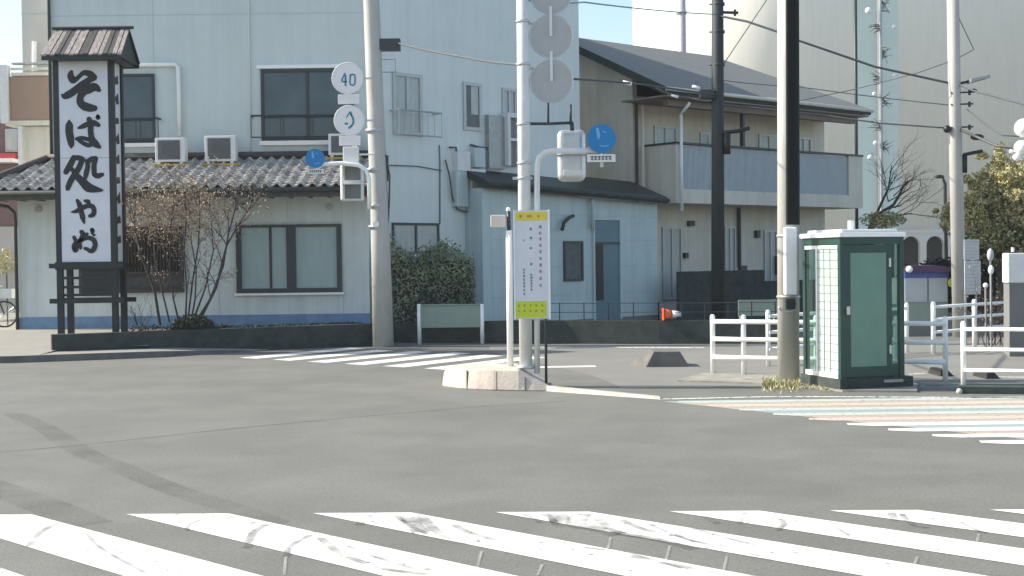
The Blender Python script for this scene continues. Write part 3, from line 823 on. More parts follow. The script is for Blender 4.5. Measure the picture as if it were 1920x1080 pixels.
lbox('awning', -260, 301, 36, 308, 0, .5, M_WHITEP, mh, FLL)
gh = thing('grey_house', 'pale grey wall of a house showing beyond the left corner of the restaurant', 'house', (W(-60, 300, 44).x, 44, 0))
m = MB(); m.box(W(-700, 300, 44).x, W(28, 300, 44).x, 44, 50, 0, 6.6); m.build('wall', M_BEIGE, gh)
m = MB(Frame(0, 44)); u0, u1, z0, z1 = Frame(0, 44).rect(-90, 430, -20, 520); m.box(u0, u1, 0, .05, z0, z1); m.build('window', M_SKYG, gh)
m = MB(); m.prism([(W(-720, 300, 43.6).x, 43.6), (W(34, 300, 43.6).x, 43.6), (W(34, 300, 43.6).x, 50), (W(-720, 300, 43.6).x, 50)], 6.6, [6.8, 6.8, 8.6, 8.6]); m.build('roof', M_SLATE, gh)
rng = random.Random(5)
m = MB(); c = W(12, 492, 33.5); leaves(m, c, (.25, .2, .35), 260, .045, rng); o = m.build('potted_shrub', M_LEAFY, loc=(c.x, c.y, .38), recalc=False)
st2 = MB(); st2.tube([(c.x, c.y, .38), (c.x, c.y, c.z)], .02, 6); s2 = st2.build('stem', M_BARK); s2.parent = o; s2.location = -Vector((c.x, c.y, .38))
tag(o, 'small yellow-green shrub at the left edge beside the restaurant corner', 'shrub')

# ================================================================== SHOP SIGN TOWER
YS = 27.5
FS = Frame(0, YS)
gz = zp(YS)
def shop_sign():
    t = thing('shop_sign', 'tall lantern-shaped shop sign with black brush lettering under a small plank roof', 'shop sign', (W(165, 600, YS).x, YS + .33, gz))
    xl, xr = W(107, 560, YS).x, W(213, 560, YS).x
    ztop = W(160, 112, YS).z; zpan0 = W(160, 491, YS).z
    D = .66
    X0 = W(102, 300, YS).x; X1 = W(219, 300, YS).x
    # posts (four, full height)
    for (x, y) in ((X0 + .06, YS + .05), (X1 - .10, YS + .05), (X0 + .06, YS + D), (X1 - .10, YS + D)):
        m = MB(); m.box(x - .06, x + .06, y - .055, y + .055, gz - .02, ztop + .06); m.build('post', M_DARKW, t)
    # light box panels
    pn = MB(); pn.box(X0 + .12, X1 - .16, YS - .0, YS + .04, zpan0, ztop); pf = pn.build('front_panel', M_SIGNW, t)
    pn = MB(); pn.box(X1 - .10, X1 - .085, YS + .16, YS + D - .07, zpan0, ztop); ps = pn.build('side_panel', M_SIGNW, t)
    pn = MB(); pn.box(X0 + .02, X0 + .05, YS + .12, YS + D - .07, zpan0, ztop); pn.build('side_panel', M_SIGNW, t)
    pn = MB(); pn.box(X0 + .12, X1 - .16, YS + D + .0, YS + D + .04, zpan0, ztop); pn.build('back_panel', M_SIGNW, t)
    bx = MB(); bx.box(X0 + .0, X1 - .04, YS - .03, YS + D + .06, ztop, ztop + .12); bx.build('frame_rail', M_DARKW, t)
    bx = MB(); bx.box(X0 - .02, X1 - .02, YS - .04, YS + D + .07, zpan0 - .16, zpan0)
    bx.build('frame_rail', M_DARKW, t)
    jt = MB(); zj = W(160, 296, YS).z; jt.box(X0 + .12, X1 - .16, YS - .003, YS, zj - .006, zj + .006); jt.build('panel_joint', M_GREYM, pf)
    # lower cross bars, running past the posts
    for py, ov, hh in ((498, .14, .05), (564, .14, .05)):
        z = W(160, py, YS).z
        m = MB(); m.box(X0 - ov, X1 + ov - .04, YS - .055, YS - .007, z - hh, z + hh); m.box(X0 - ov, X1 + ov, YS + D + .058, YS + D + .10, z - hh, z + hh); m.build('cross_bar', M_DARKW, t)
    # slatted skirt between the bars
    m = MB()
    for py in (521, 538, 553):
        z = W(160, py, YS).z; m.box(X0 + .12, X1 - .16, YS + .02, YS + .05, z - .028, z + .028)
    xa = W(152, 520, YS).x
    m.box(xa, X1 - .16, YS + .052, YS + .07, W(160, 552, YS).z, zpan0 - .16); m.build('slat_skirt', M_DARKW, t)
    # roof
    zr = W(160, 50, YS).z; ze = W(160, 104, YS).z - .02
    x0, x1 = W(80, 105, YS - .2).x, W(232, 105, YS - .2).x
    r0, r1 = x0 + .09, x1 - .02
    yc = YS + D / 2
    rf = MB()
    n = 17
    A = []
    for k in range(n):
        a = k / n; b = (k + 1) / n - .006
        lift = .012 if k % 2 else 0
        e0 = (x0 + (x1 - x0) * a, YS - .34, ze + lift); e1_ = (x0 + (x1 - x0) * b, YS - .34, ze + lift)
        q0 = (r0 + (r1 - r0) * a, yc, zr + lift); q1 = (r0 + (r1 - r0) * b, yc, zr + lift)
        A.append((e0, e1_, q1, q0, k))
    for par, mm in ((0, M_PLANK), (1, M_PLANKD)):
        rr = MB()
        for e0, e1_, q1, q0, k in A:
            if (k * 7 % 5 in (1, 3)) == bool(par):
                dn = Vector((0, 0, -.03))
                rr.hull2([Vector(p) + dn for p in (e0, e1_, q1, q0)], [e0, e1_, q1, q0])
        if par == 0: roof = rr.build('roof', mm, t)
        else: rr.build('dark_plank', mm, roof)
    b = MB(); b.hull2([(x0, YS + D + .34, ze - .03), (x1, YS + D + .34, ze - .03), (r1, yc + .003, zr - .03), (r0, yc + .003, zr - .03)],
                      [(x0, YS + D + .34, ze), (x1, YS + D + .34, ze), (r1, yc + .003, zr), (r0, yc + .003, zr)])
    b.tube([(r0 - .06, yc, zr + .03), (r1 + .08, yc, zr + .03)], .035, 8)
    # gable boards and eave beam
    for xx in (x0 + .10, x1 - .07):
        b.hull2([(xx - .02, YS - .30, ze - .05), (xx - .02, YS + D + .30, ze - .05), (xx - .02, yc, zr - .04)], [(xx + .02, YS - .30, ze - .05), (xx + .02, YS + D + .30, ze - .05), (xx + .02, yc, zr - .04)])
    b.box(x0 + .02, x1 - .02, YS - .34, YS - .30, ze - .12, ze - .035)
    b.box(x0 + .02, x1 - .02, YS + D + .30, YS + D + .34, ze - .12, ze - .035)
    b.box(x0 + .13, x1 - .10, YS - .295, YS + D + .295, ze - .10, ze - .055)
    b.build('roof_frame', M_DARKW, roof)
    # lettering, brush strokes traced as ink on the panel
    S_ = 4.907
    def cv(oy):
        def f(x, y):
            px = 90 + x / S_; py = oy + y / S_
            p = W(px, py, YS - .004); return (p.x, p.z)
        return f
    c1, c2 = cv(100), cv(290)
    let = {
        'so': (c1, [[(215, 172, 28), (208, 205, 50), (228, 245, 55), (262, 235, 34), (300, 200, 30), (335, 178, 38), (385, 190, 50), (420, 222, 52)],
                    [(420, 222, 50), (380, 245, 45), (320, 290, 60), (250, 340, 55), (190, 380, 55), (150, 392, 46), (128, 380, 12)],
                    [(300, 335, 60), (360, 335, 66), (420, 310, 62), (450, 322, 50), (470, 338, 30)],
                    [(330, 350, 60), (298, 400, 50), (300, 455, 55), (340, 488, 64), (390, 502, 58), (428, 505, 44)]]),
        'ba': (c1, [[(195, 620, 14), (196, 660, 56), (195, 720, 56), (205, 780, 56), (214, 840, 44), (212, 872, 8)], [(214, 800, 26), (236, 772, 10)],
                    [(280, 688, 14), (320, 672, 34), (370, 650, 40), (420, 640, 44), (465, 660, 30)],
                    [(378, 605, 36), (395, 650, 44), (392, 700, 42), (398, 760, 42), (410, 800, 50), (440, 835, 52), (474, 862, 26)],
                    [(262, 788, 24), (300, 782, 34), (345, 785, 30), (390, 800, 30)], [(275, 800, 14), (320, 825, 30), (375, 845, 34), (410, 825, 36)],
                    [(458, 578, 26), (460, 590, 36)]]),
        'tokoro': (c2, [[(235, 22, 30), (222, 60, 44), (190, 120, 46), (165, 160, 38)], [(235, 30, 40), (290, 30, 36), (318, 45, 40)],
                        [(312, 50, 40), (290, 110, 40), (255, 170, 44), (210, 240, 44), (180, 310, 36), (168, 322, 10)],
                        [(215, 120, 20), (260, 190, 44), (320, 250, 60), (370, 300, 70), (430, 318, 50), (500, 328, 14)],
                        [(362, 60, 34), (366, 110, 34), (352, 170, 38), (345, 212, 26)], [(366, 70, 32), (400, 40, 38), (432, 40, 40)], [(436, 36, 40), (424, 90, 38), (424, 150, 38), (430, 185, 36), (460, 195, 40), (500, 182, 28)]]),
        'ya': (c2, [[(216, 528, 8), (260, 520, 30), (310, 492, 34), (370, 470, 34), (408, 478, 36), (424, 510, 36), (416, 550, 36), (384, 565, 24)],
                    [(270, 422, 24), (290, 460, 38), (305, 520, 38), (320, 580, 38), (334, 632, 10)], [(340, 425, 20), (370, 432, 32), (372, 448, 24)]]),
        'bu': (c2, [[(310, 712, 34), (335, 740, 32), (360, 730, 22)], [(240, 760, 24), (262, 800, 30), (296, 840, 30), (300, 862, 16)],
                    [(318, 740, 30), (300, 790, 34), (270, 840, 34), (255, 880, 34), (238, 868, 26), (234, 835, 22), (260, 805, 24), (310, 785, 24), (370, 765, 30), (420, 785, 36), (434, 830, 36), (420, 870, 38), (395, 888, 30), (362, 870, 26), (340, 862, 22)],
                    [(404, 690, 30), (410, 704, 34)], [(398, 720, 10), (424, 740, 20)]])}
    k = 0
    for nm, (cvv, sts) in let.items():
        lm = MB()
        for q in sts:
            stroke(lm, FS, [(x, y, wd * 1.22 + 3) for x, y, wd in q], .004 + .0008 * k, cvv); k = (k + 1) % 8
        lm.build('lettering', M_INK, pf, recalc=False)
    # marks on the side panel
    xx = X1 - .083
    for q in range(9):
        z = ztop - .35 - q * .42; sm = MB(); e = .06 * math.sin(q * 2.3)
        sm.face([(xx, YS + .22, z), (xx, YS + .45, z + .08 + e), (xx, YS + .50, z - .1), (xx, YS + .27 + e, z - .14)])
        sm.build('side_mark', M_INK, ps, recalc=False)
shop_sign()

# ================================================================== PLANTER WALLS
pw = MB()
P0, P1 = PW0, PW1
n_ = Vector((-(P1 - P0).y, (P1 - P0).x)).normalized()
pw.prism([P0, P1, P1 + n_ * .25, P0 + n_ * .25], 0, [.48, .50, .50, .48])
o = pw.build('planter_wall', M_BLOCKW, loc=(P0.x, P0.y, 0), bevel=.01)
tag(o, 'long dark low wall in shade in front of the restaurant, under the shop sign', 'low wall')
PS = P0.lerp(P1, .25); so_ = MB(); so_.prism([PS + n_ * .25, P1 + n_ * .25, Vector((P1.x, 30.9)), Vector((PS.x + .1, 30.9))], 0.05, [.40, .42, .44, .40])
struct(so_.build('soil', M_BARK))
gw = thing('garden_wall', 'long dark block wall topped by thin mesh fence in front of the pale blue shed', 'wall', (W(1000, 640, 29.5).x, 29.5, 0))
m = MB(); Q = [W(722, 640, 30.7), W(960, 640, 29.7), W(1236, 640, 28.8), W(1500, 640, 28.3)]
for a, b in zip(Q, Q[1:]):
    m.prism([(a.x, a.y), (b.x, b.y), (b.x, b.y + .15), (a.x, a.y + .15)], 0, [.42 if a is Q[0] else .52, .52, .52, .42 if a is Q[0] else .52])
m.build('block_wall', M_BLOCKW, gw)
fm = MB()
for a, b in zip(Q[1:], Q[2:]):
    n = int((b - a).length / .5)
    for k in range(n + 1):
        p = a.lerp(b, k / n); fm.box(p.x - .012, p.x + .012, p.y + .06, p.y + .085, .52, .92)
    for z in (.9, .7): fm.tube([(a.x, a.y + .07, z), (b.x, b.y + .07, z)], .008, 5)
fm.build('mesh_fence', M_ALUD, gw)

# ================================================================== ANNEX SHED
N0 = Vector((-.75, 34.0))
FN = Frame(N0.x, N0.y, 1, 1)
LN = FN.hit(1233, 480)[0]
an = thing('shed', 'pale blue single storey shed with small window and dark doorway behind the banner sign', 'shed', (FN.P(3.6, 0, 0).x, FN.P(3.6, 0, 0).y, .1))
zl = FN.hit(905, 352)[1]; zr_ = FN.hit(1232, 382)[1]
a = FN.P(0, 0, 0); b = FN.P(LN, 0, 0); c = FN.P(LN, -1.0, 0); d = FN.P(0, -1.0, 0)
m = MB(); m.prism([(a.x, a.y), (b.x, b.y), (c.x, c.y), (d.x, d.y)], 0, [zl, zr_, zr_, zl]); m.build('wall', M_SHED, an)
j = MB(FN)
for py in (450, 500, 552):
    z = FN.hit(1100, py)[1]; j.box(.3, LN, 0, .006, z - .008, z + .008)
z = FN.hit(1100, 405)[1]; j.box(.3, LN, 0, .006, z - .008, z + .008)
j.build('siding_joint', M_JOINT, an)
r = MB(FN)
def rp_(u, v, z): return (u, v, z)
r.hull2([(-.1, .28, zl - .02), (LN + .15, .28, zr_ - .02), (LN + .15, -1.1, zr_ + .55), (-.1, -1.1, zl + .55)],
        [(-.1, .28, zl + .18), (LN + .15, .28, zr_ + .18), (LN + .15, -1.1, zr_ + .72), (-.1, -1.1, zl + .72)])
rf = r.build('roof', M_DARKM, an)
r = MB(FN); r.tube([(-.1, .32, zl + .08), (LN + .15, .32, zr_ + .08)], .06, 8); r.build('gutter', M_BLOCKW, rf, smooth=True)
r = MB(FN); r.tube(fp(FN, [(1104, 372), (1106, 395), (1106, 430)], .12), .05, 8); r.build('downpipe', M_SHED, an, smooth=True)
window(an, FN, (1056, 452, 1092, 527), M_ALUD, M_FAN, 1, 1, .06, 0, .05)
u0, u1, z0, z1 = FN.rect(1113, 413, 1160, 600)
m = MB(FN); m.box(u0, u1, 0, .03, z0, z1); dr_ = m.build('door', M_BRONZW, an)
m = MB(FN); ua = FN.hit(1129, 500)[0]; zz = FN.hit(1130, 456)[1]
m.box(u0, ua, .03, .05, FN.hit(1120, 563)[1], zz); m.build('door_opening', M_INK, dr_)
m = MB(FN); m.box(u0 - .06, u0, 0, .07, z0, z1); m.box(u1, u1 + .06, 0, .07, z0, z1); m.box(u0, u1, 0, .068, z1, z1 + .06); m.build('frame', M_SHED, dr_)
m = MB(FN); m.box(u0, u1, .03, .06, zz - .03, zz + .03); m.build('transom', M_ALUD, dr_)
m = MB(FN); m.tube(fp(FN, [(1046, 432), (1050, 418), (1060, 408), (1068, 405)], .15), .05, 8); m.build('vent_hood', M_ALUD, an, smooth=True)
m = MB(FN); m.box(.1, LN, 0, .04, .05, FN.hit(1200, 592)[1]); m.build('plinth', M_GREYW, an)

# ================================================================== APARTMENT WITH BALCONY
C0 = Vector((3.74, 40.0))
FA = Frame(C0.x, C0.y, .766, .643)
FG = Frame(C0.x - 7.8 * .643, C0.y + 7.8 * .766, .643, -.766)
ap = thing('apartment_house', 'two storey beige apartment house with a grey hipped roof and a long ribbed upper balcony', 'apartment house', (FA.P(4.5, 0, 0).x, FA.P(4.5, 0, 0).y, 0))
LA = 9.5; ZV = 6.75
pts = [FA.P(0, 0, 0), FA.P(LA, 0, 0), FA.P(LA, -7.8, 0), FA.P(0, -7.8, 0)]
m = MB(); m.prism([(p.x, p.y) for p in pts], 0, ZV + .1)
# gable triangle
m2 = MB(FG); m2.hull2([(.02, -.2, ZV + .1), (7.78, -.2, ZV + .1), (7.78, -.2, 7.5), (4.8, -.2, 8.84), (.02, -.2, 7.0)], [(.02, -.003, ZV + .1), (7.78, -.003, ZV + .1), (7.78, -.003, 7.5), (4.8, -.003, 8.84), (.02, -.003, 7.0)])
m.build('wall', M_CREAM, ap); m2.build('gable', M_CREAM, ap)
m = MB(FA)
VE, VR, VB = 1.9, -3.0, -8.4
RE, RZ = ZV + .12, 9.08
def roofp(dz):
    return dict(a=(-.6, VE, RE + dz), b=(9.55, VE, RE + dz), c=(9.75, VB, RE + dz), d=(-.6, VB, RE + dz), e=(-.6, VR, RZ + dz), f=(7.1, VR, RZ + dz))
T = roofp(0); Bt = roofp(-.16)
def solid(keys): m.hull2([Bt[k] for k in keys], [T[k] for k in keys])
solid('abfe'); solid('bcf'); solid('cdef')
rf = m.build('roof', M_SLATE, ap)
m = MB(FA)
m.box(-.55, 9.5, VE - .02, VE + .02, RE - .20, RE - .01)
m.hull2([(-.63, VE, RE - .22), (-.63, VR, RZ - .22), (-.63, VR, RZ + .02), (-.63, VE, RE + .02)], [(-.58, VE, RE - .22), (-.58, VR, RZ - .22), (-.58, VR, RZ + .02), (-.58, VE, RE + .02)])
m.build('barge_board', M_BLOCKW, rf)
m = MB(FA); m.box(-.5, 9.45, .01, VE - .03, RE - .26, RE - .21); m.box(0, 9.3, 1.25, 1.45, RE - .46, RE - .27); m.build('soffit', M_SOFFIT, rf)
m = MB(FA); m.tube([(-.6, VE + .08, RE - .06), (9.55, VE + .08, RE - .06)], .06, 8); m.build('gutter', M_CREAM, rf, smooth=True)
# balcony
zt_, zb_ = 5.32, 3.55
bl = thing  # noqa
m = MB(FA); m.box(.5, 9.9, 0, 1.3, zb_, zb_ + .42); m.box(.5, .62, 0.0, 1.3, zb_ + .42, zt_); m.box(9.1, 9.9, 1.15, 1.3, zb_ + .42, zt_)
bal = m.build('balcony', M_CREAM, ap)
m = MB(FA); u = .62
while u < 9.08: m.box(u, u + .035, 1.19, 1.25, zb_ + .42, zt_ - .03); u += .055
m.box(.62, 9.1, 1.16, 1.19, zb_ + .42, zt_ - .03); m.build('ribbed_panel', M_BALC, bal)
m = MB(FA); m.box(.45, 9.9, 1.12, 1.34, zt_, zt_ + .06); m.box(.47, .68, 0, 1.12, zt_, zt_ + .06); m.build('handrail', M_ALUD, bal)
# upper posts, doors, windows
for u in (3.6, 6.1):
    m = MB(FA); m.box(u, u + .1, 1.15, 1.28, zt_ + .06, RE - .46); m.build('balcony_post', M_ALUD, bal)
for (u0, u1, z0, z1, pm) in ((.9, 1.9, 3.98, 6.0, M_CURT), (3.0, 3.8, 3.98, 5.9, M_SHED), (5.9, 7.0, 3.98, 6.0, M_CURT), (7.9, 8.7, 3.98, 6.0, M_CURT)):
    window(ap, FA, (u0, u1, z0, z1), M_ALU, pm, 2, 1, .06, 0, .06, px=False)
for (x0, y0, x1, y1, pm, c_) in ((1241, 426, 1277, 562, M_CURT, 2), (1358, 425, 1378, 545, M_CURT, 2), (1432, 432, 1456, 548, M_CURT, 2)):
    window(ap, FA, (x0, y0, x1, y1), M_ALU, pm, c_, 1, .06, 0, .06)
for x0, y0, x1, y1, mm, nm in ((1384, 498, 1396, 538, M_BROWNB, 'meter_box'), (1288, 414, 1298, 424, M_DARKM, 'vent'), (1280, 474, 1286, 484, M_DARKM, 'vent'), (1281, 534, 1291, 550, M_DARKM, 'vent'), (1414, 432, 1421, 446, M_DARKM, 'vent'), (1452, 480, 1460, 515, M_DARKM, 'meter_box')):
    u0, u1, z0, z1 = FA.rect(x0, y0, x1, y1); b = MB(FA); b.box(u0, u1, 0, .12, z0, z1); b.build(nm, mm, ap)
b = MB(FA); u = FA.hit(1383, 480)[0]; b.tube([(u, .08, zb_ - .02), (u, .08, FA.hit(1383, 500)[1])], .06, 8); b.build('downpipe', M_DARKM, ap)
b = MB(FA); b.tube([(.06, .09, .3), (.06, .09, ZV - .1)], .05, 8); b.build('downpipe', M_BROWNW, ap)
b = MB(FA); b.tube([(.26, .16, zb_ - 1), (.26, .16, ZV - .2)], .045, 8); b.build('downpipe', M_CREAM, ap)
b = MB(FA); b.tube([(.62, 1.40, 3.3), (.62, 1.40, 6.2)], .05, 8); b.tube([(.62, 1.4, 6.2), (.62, 1.75, 6.5)], .05, 8); b.build('downpipe', M_WHITEP, ap, smooth=True)
b = MB(FA)
b.box(-.3, 3.6, 2.0, 2.08, 0, 1.5); b.box(3.6, 9, 2.0, 2.08, 0, 1.15)
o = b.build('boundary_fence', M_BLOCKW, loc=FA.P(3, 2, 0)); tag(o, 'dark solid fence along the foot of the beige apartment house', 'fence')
b = MB(FA); b.box(3.9, 7.5, 1.0, 1.1, 0, 1.9)
m = MB(Frame(0, 30.2)); u0, u1, z0, z1 = Frame(0, 30.2).rect(1384, 562, 1456, 592)
ts = thing('notice_board', 'plain pale green board on two posts behind the left part of the white railing', 'board', ((u0 + u1) / 2, 30.2, 0))
m.box(u0, u1, 0, .04, z0, z1); m.build('board', M_SIGNG, ts)
for u in (u0 + .05, u1 - .05):
    m = MB(); m.tube([(u, 30.23, 0), (u, 30.23, z1)], .025, 8); m.build('leg', M_ALU, ts)

# ================================================================== GREAT CONCRETE TANK
def tank():
    t = thing('water_tower', 'enormous pale concrete water tank with arches at its foot filling the right background', 'water tower', (56, 118, 0))
    cx, cy, a_, b_ = 53.0, 135.0, 40.2, 20.0
    ring = []
    xc, ax_ = 27.2, 14.4
    for k in range(49):      # rounded left end, back to front
        th = math.pi * (k / 48 - .5)
        ring.append((xc - ax_ * math.cos(th), cy - b_ * math.sin(th) if True else 0))
    ring += [(95, cy - b_), (95, cy + b_)]
    m = MB(); m.prism(ring, 3.9, 60)
    m.build('tank_wall', M_SIL, t, smooth=True)
    # arcade at the foot
    ya = cy - b_ - .35
    ar = MB(); x = 29.4; per = 2.1
    while x < 60:
        # one bay: pier + arch spandrel made of steps of an arc
        ar.box(x, x + .55, ya, ya + .6, 0, 3.9)
        r = (per - .55) / 2; cxx = x + .55 + r
        for q in range(10):
            a0 = math.pi * q / 10; a1 = math.pi * (q + 1) / 10
            xa, xb = cxx - r * math.cos(a0), cxx - r * math.cos(a1)
            za, zb2 = 2.85 + r * math.sin(a0), 2.85 + r * math.sin(a1)
            za = min(za, 3.88); zb2 = min(zb2, 3.88)
            ar.hull2([(xa, ya, za), (xb, ya, zb2), (xb, ya, 3.9), (xa, ya, 3.9)], [(xa, ya + .6, za), (xb, ya + .6, zb2), (xb, ya + .6, 3.9), (xa, ya + .6, 3.9)])
        x += per
    ar.box(29, 60, ya - .06, ya + 9, 3.9, 4.2)
    ar.build('arcade', mat('arcade_concrete', (.58, .57, .52), .8, .06, .4), t)
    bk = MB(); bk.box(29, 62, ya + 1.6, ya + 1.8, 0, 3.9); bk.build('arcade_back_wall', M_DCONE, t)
    # stair shaft strip and pipes
    FT = Frame(0, cy - b_)
    for (x0, x1, mm, dv, nm) in ((1607, 1643, M_TEALC, .06, 'shaft_panel'), (1650, 1684, M_TEALC, .04, 'shaft_panel')):
        u0 = FT.hit(x0, 200)[0]; u1 = FT.hit(x1, 200)[0]
        b = MB(FT); b.box(u0, u1, -.5, dv, 4.3, 59); b.build(nm, mm, t)
    for px, rr, mm in ((1646, .16, M_WHITEP),):
        u = FT.hit(px, 200)[0]; b = MB(FT); b.tube([(u, .45, 4.3), (u, .45, 58)], rr, 8); b.build('riser_pipe', mm, t, smooth=True)
    u = FT.hit(1277, 60)[0]
    return t
tank()
# tall mast with brackets and lamps
def mast():
    Y = 60
    t = thing('lamp_mast', 'tall thin mast hung with spiky brackets and small white lamps before the tank', 'mast', (W(1650, 500, Y).x, Y, 0))
    b = MB(); x = W(1652, 200, Y).x; b.tube([(x, Y, 0), (x, Y, 14.5)], .07, 8); b.build('mast_pole', M_GREYM, t)
    rng = random.Random(3)
    for i, (px, py, s) in enumerate(((1640, 55, -1), (1662, 10, 1), (1640, 145, -1), (1664, 100, 1), (1664, 190, 1), (1638, 235, -1), (1662, 275, 1))):
        m = MB(); p = W(1652, py, Y); tips = []
        for k in range(13):
            a = rng.uniform(-.9, .9); L = rng.uniform(.2, .6)
            e = p + Vector((s * L * math.cos(a), rng.uniform(-.3, .3), L * math.sin(a)))
            m.tube([p + Vector((0, 0, rng.uniform(-.3, .3))), e], [.018, .01], 4)
        m.build('bracket', M_ALUD, t)
    for px, py, r in ((1628, 20, .15), (1676, 50, .10), (1677, 141, .08), (1639, 176, .09), (1641, 268, .10), (1631, 295, .11), (1667, 18, .07), (1666, 107, .06)):
        c = W(px, py, Y); m = MB(); m.ball(c, r, 10, 6); m.tube([c, (x, Y, c.z)], .012, 4); m.build('lamp', M_GLOBE, t, smooth=True)
mast()
def simple_pole(name, label, cat, px, Y, r, ztop, mm, zbase=0, lean=None, r2=None):
    p = W(px, 540, Y)
    o = thing(name, label, cat, (p.x, Y, zbase))
    return o, p.x
# thin distant poles
c = W(1605, 200, 52); m = MB(); m.tube([(c.x, 52, 0), (c.x, 52, 14)], .07, 8); o = m.build('thin_pole', M_DARKM, loc=(c.x, 52, 0), smooth=True); tag(o, 'thin dark pole rising past the right end of the hipped grey roof', 'pole')
c = W(1278, 60, 60); m = MB(); m.tube([(c.x, 60, 0), (c.x, 60, 16)], .20, 12); m.tube([(c.x, 60, W(1278, 24, 60).z - .08), (c.x, 60, W(1278, 24, 60).z + .08)], .24, 12)
o = m.build('chimney', mat('mauve_flue', (.50, .46, .48), .5), loc=(c.x, 60, 0), smooth=True); tag(o, 'pale mauve flue pipe rising behind the grey roof ridge against the white tank', 'flue')

# ================================================================== POLES
def tpole(parent, pts, radii, mm, name='shaft', n=20):
    m = MB(); m.tube(pts, radii, n); return m.build(name, mm, parent, smooth=True)

# utility pole 1, left of the corner
def pole_one():
    Y = 29.1
    b = G(716, 652); top = W(694, -60, Y)
    t = thing('utility_pole', 'leaning grey concrete utility pole carrying the round speed sign, left of the hedge', 'utility pole', (b.x, Y, 0), 'utility poles')
    pts = [Vector((b.x, Y, 0)), W(712, 400, Y), W(703, 180, Y), top, top + (top - W(703, 180, Y)) * .4]
    tpole(t, pts, [.235, .205, .185, .175, .165], M_CONC)
    def X(py): 
        return W(716 - (652 - py) * .032, py, Y)
    for py in (245, 318, 386, 425):
        p = X(py); r = .215
        m = MB(); m.tube([p - Vector((0, 0, .03)), p + Vector((0, 0, .03))], r, 20); m.build('band', M_GALV, t, smooth=True)
    c = X(421); m = MB(); m.disc(c + Vector((-.02, -.225, 0)), (0, 1, 0), .07, .02, 16); m.build('tag_plate', M_SWHITE, t)
    m = MB()
    p = X(85); m.box(p.x + .17, p.x + .62, Y - .1, Y + .15, p.z - .12, p.z + .13); m.build('junction_box', M_ALUD, t)
    m = MB(); q = [X(y) + Vector((.22, -.05, 0)) for y in (290, 330, 380, 430)]
    q[1] += Vector((.08, 0, 0)); q[2] += Vector((.05, 0, 0)); m.tube(q, .02, 6)
    m.tube([X(292) + Vector((.24, 0, 0)), X(340) + Vector((.22, 0, 0))], .045, 6); m.build('cable_drop', M_CABLE, t, smooth=True)
    p = X(140); m = MB(); 
    m.tube([p + Vector((.2, 0, .33)), p + Vector((.5, 0, .33)), p + Vector((.5, 0, .05)), p + Vector((.2, 0, .05))], .012, 5); m.build('cable_bracket', M_GREYM, t)
    return X
X1p = pole_one()
# speed-limit discs hung on the pole
YD = 28.75
FD = Frame(0, YD)
def disc_sign(px, py, rpx, label, strokes, name='round_sign', mm=M_SWHITE):
    c = W(px, py, YD); r = rpx * YD / F
    t = thing(name, label, 'road sign', (c.x, YD, c.z - r), 'round white road signs on the leaning pole')
    m = MB(); m.disc(c, (0, 1, 0), r, .02, 36); o = m.build('disc', mm, t)
    m = MB(); m.tube([(c.x + r * math.cos(a * math.pi / 24), YD - .008, c.z + r * math.sin(a * math.pi / 24)) for a in range(49)], .012, 5); m.build('rim', M_CASE, t)
    l = MB()
    for q in strokes: stroke(l, FD, [(x, y, wd) for x, y, wd in q], .014, lambda x, y: (W(x, y, YD).x, W(x, y, YD).z))
    l.build('marking', M_TEALI, t, recalc=False)
    m = MB(); m.box(c.x + .02, X1p(py).x, YD + .02, YD + .06, c.z - .02, c.z + .02); m.build('bracket', M_GALV, t)
disc_sign(652, 147, 29, 'round white speed sign reading 40, the upper one on the leaning pole',
          [[(647, 138, 3), (641, 152, 3), (650, 153, 3)], [(648, 142, 3.5), (648, 160, 3.5)], [(657, 141, 3), (665, 141, 3), (665, 158, 3), (657, 158, 3), (657, 141, 3)]])
disc_sign(655, 226, 28, 'round white sign with a curved arrow, the lower one on the leaning pole',
          [[(657, 213, 3), (662, 222, 4), (662, 232, 4), (655, 240, 4)], [(650, 220, 2), (657, 210, 3), (660, 218, 2)], [(648, 232, 4), (651, 232, 4)]])
for px, py, hw, hh, lb in ((654, 186, 20, 9, 'small pale supplementary plate between the two round white signs'), (656, 264, 20, 9, 'small pale supplementary plate under the curved arrow sign')):
    c = W(px, py, YD + .03); r = YD / F
    m = MB(); m.box(c.x - hw * r, c.x + hw * r, YD + .02, YD + .035, c.z - hh * r, c.z + hh * r); o = m.build('supplementary_plate', M_SWHITE, loc=tuple(c), bevel=.02); tag(o, lb, 'sign plate')
c = W(657, 289, YD); m = MB(); m.box(c.x - .17, c.x + .17, YD + .05, YD + .2, c.z - .2, c.z + .17); m.box(c.x, X1p(289).x, YD + .10, YD + .14, c.z - .02, c.z + .02)
o = m.build('control_box', M_CASE, loc=tuple(c), bevel=.015); tag(o, 'pale control box on the leaning pole above the pedestrian signal', 'control box')

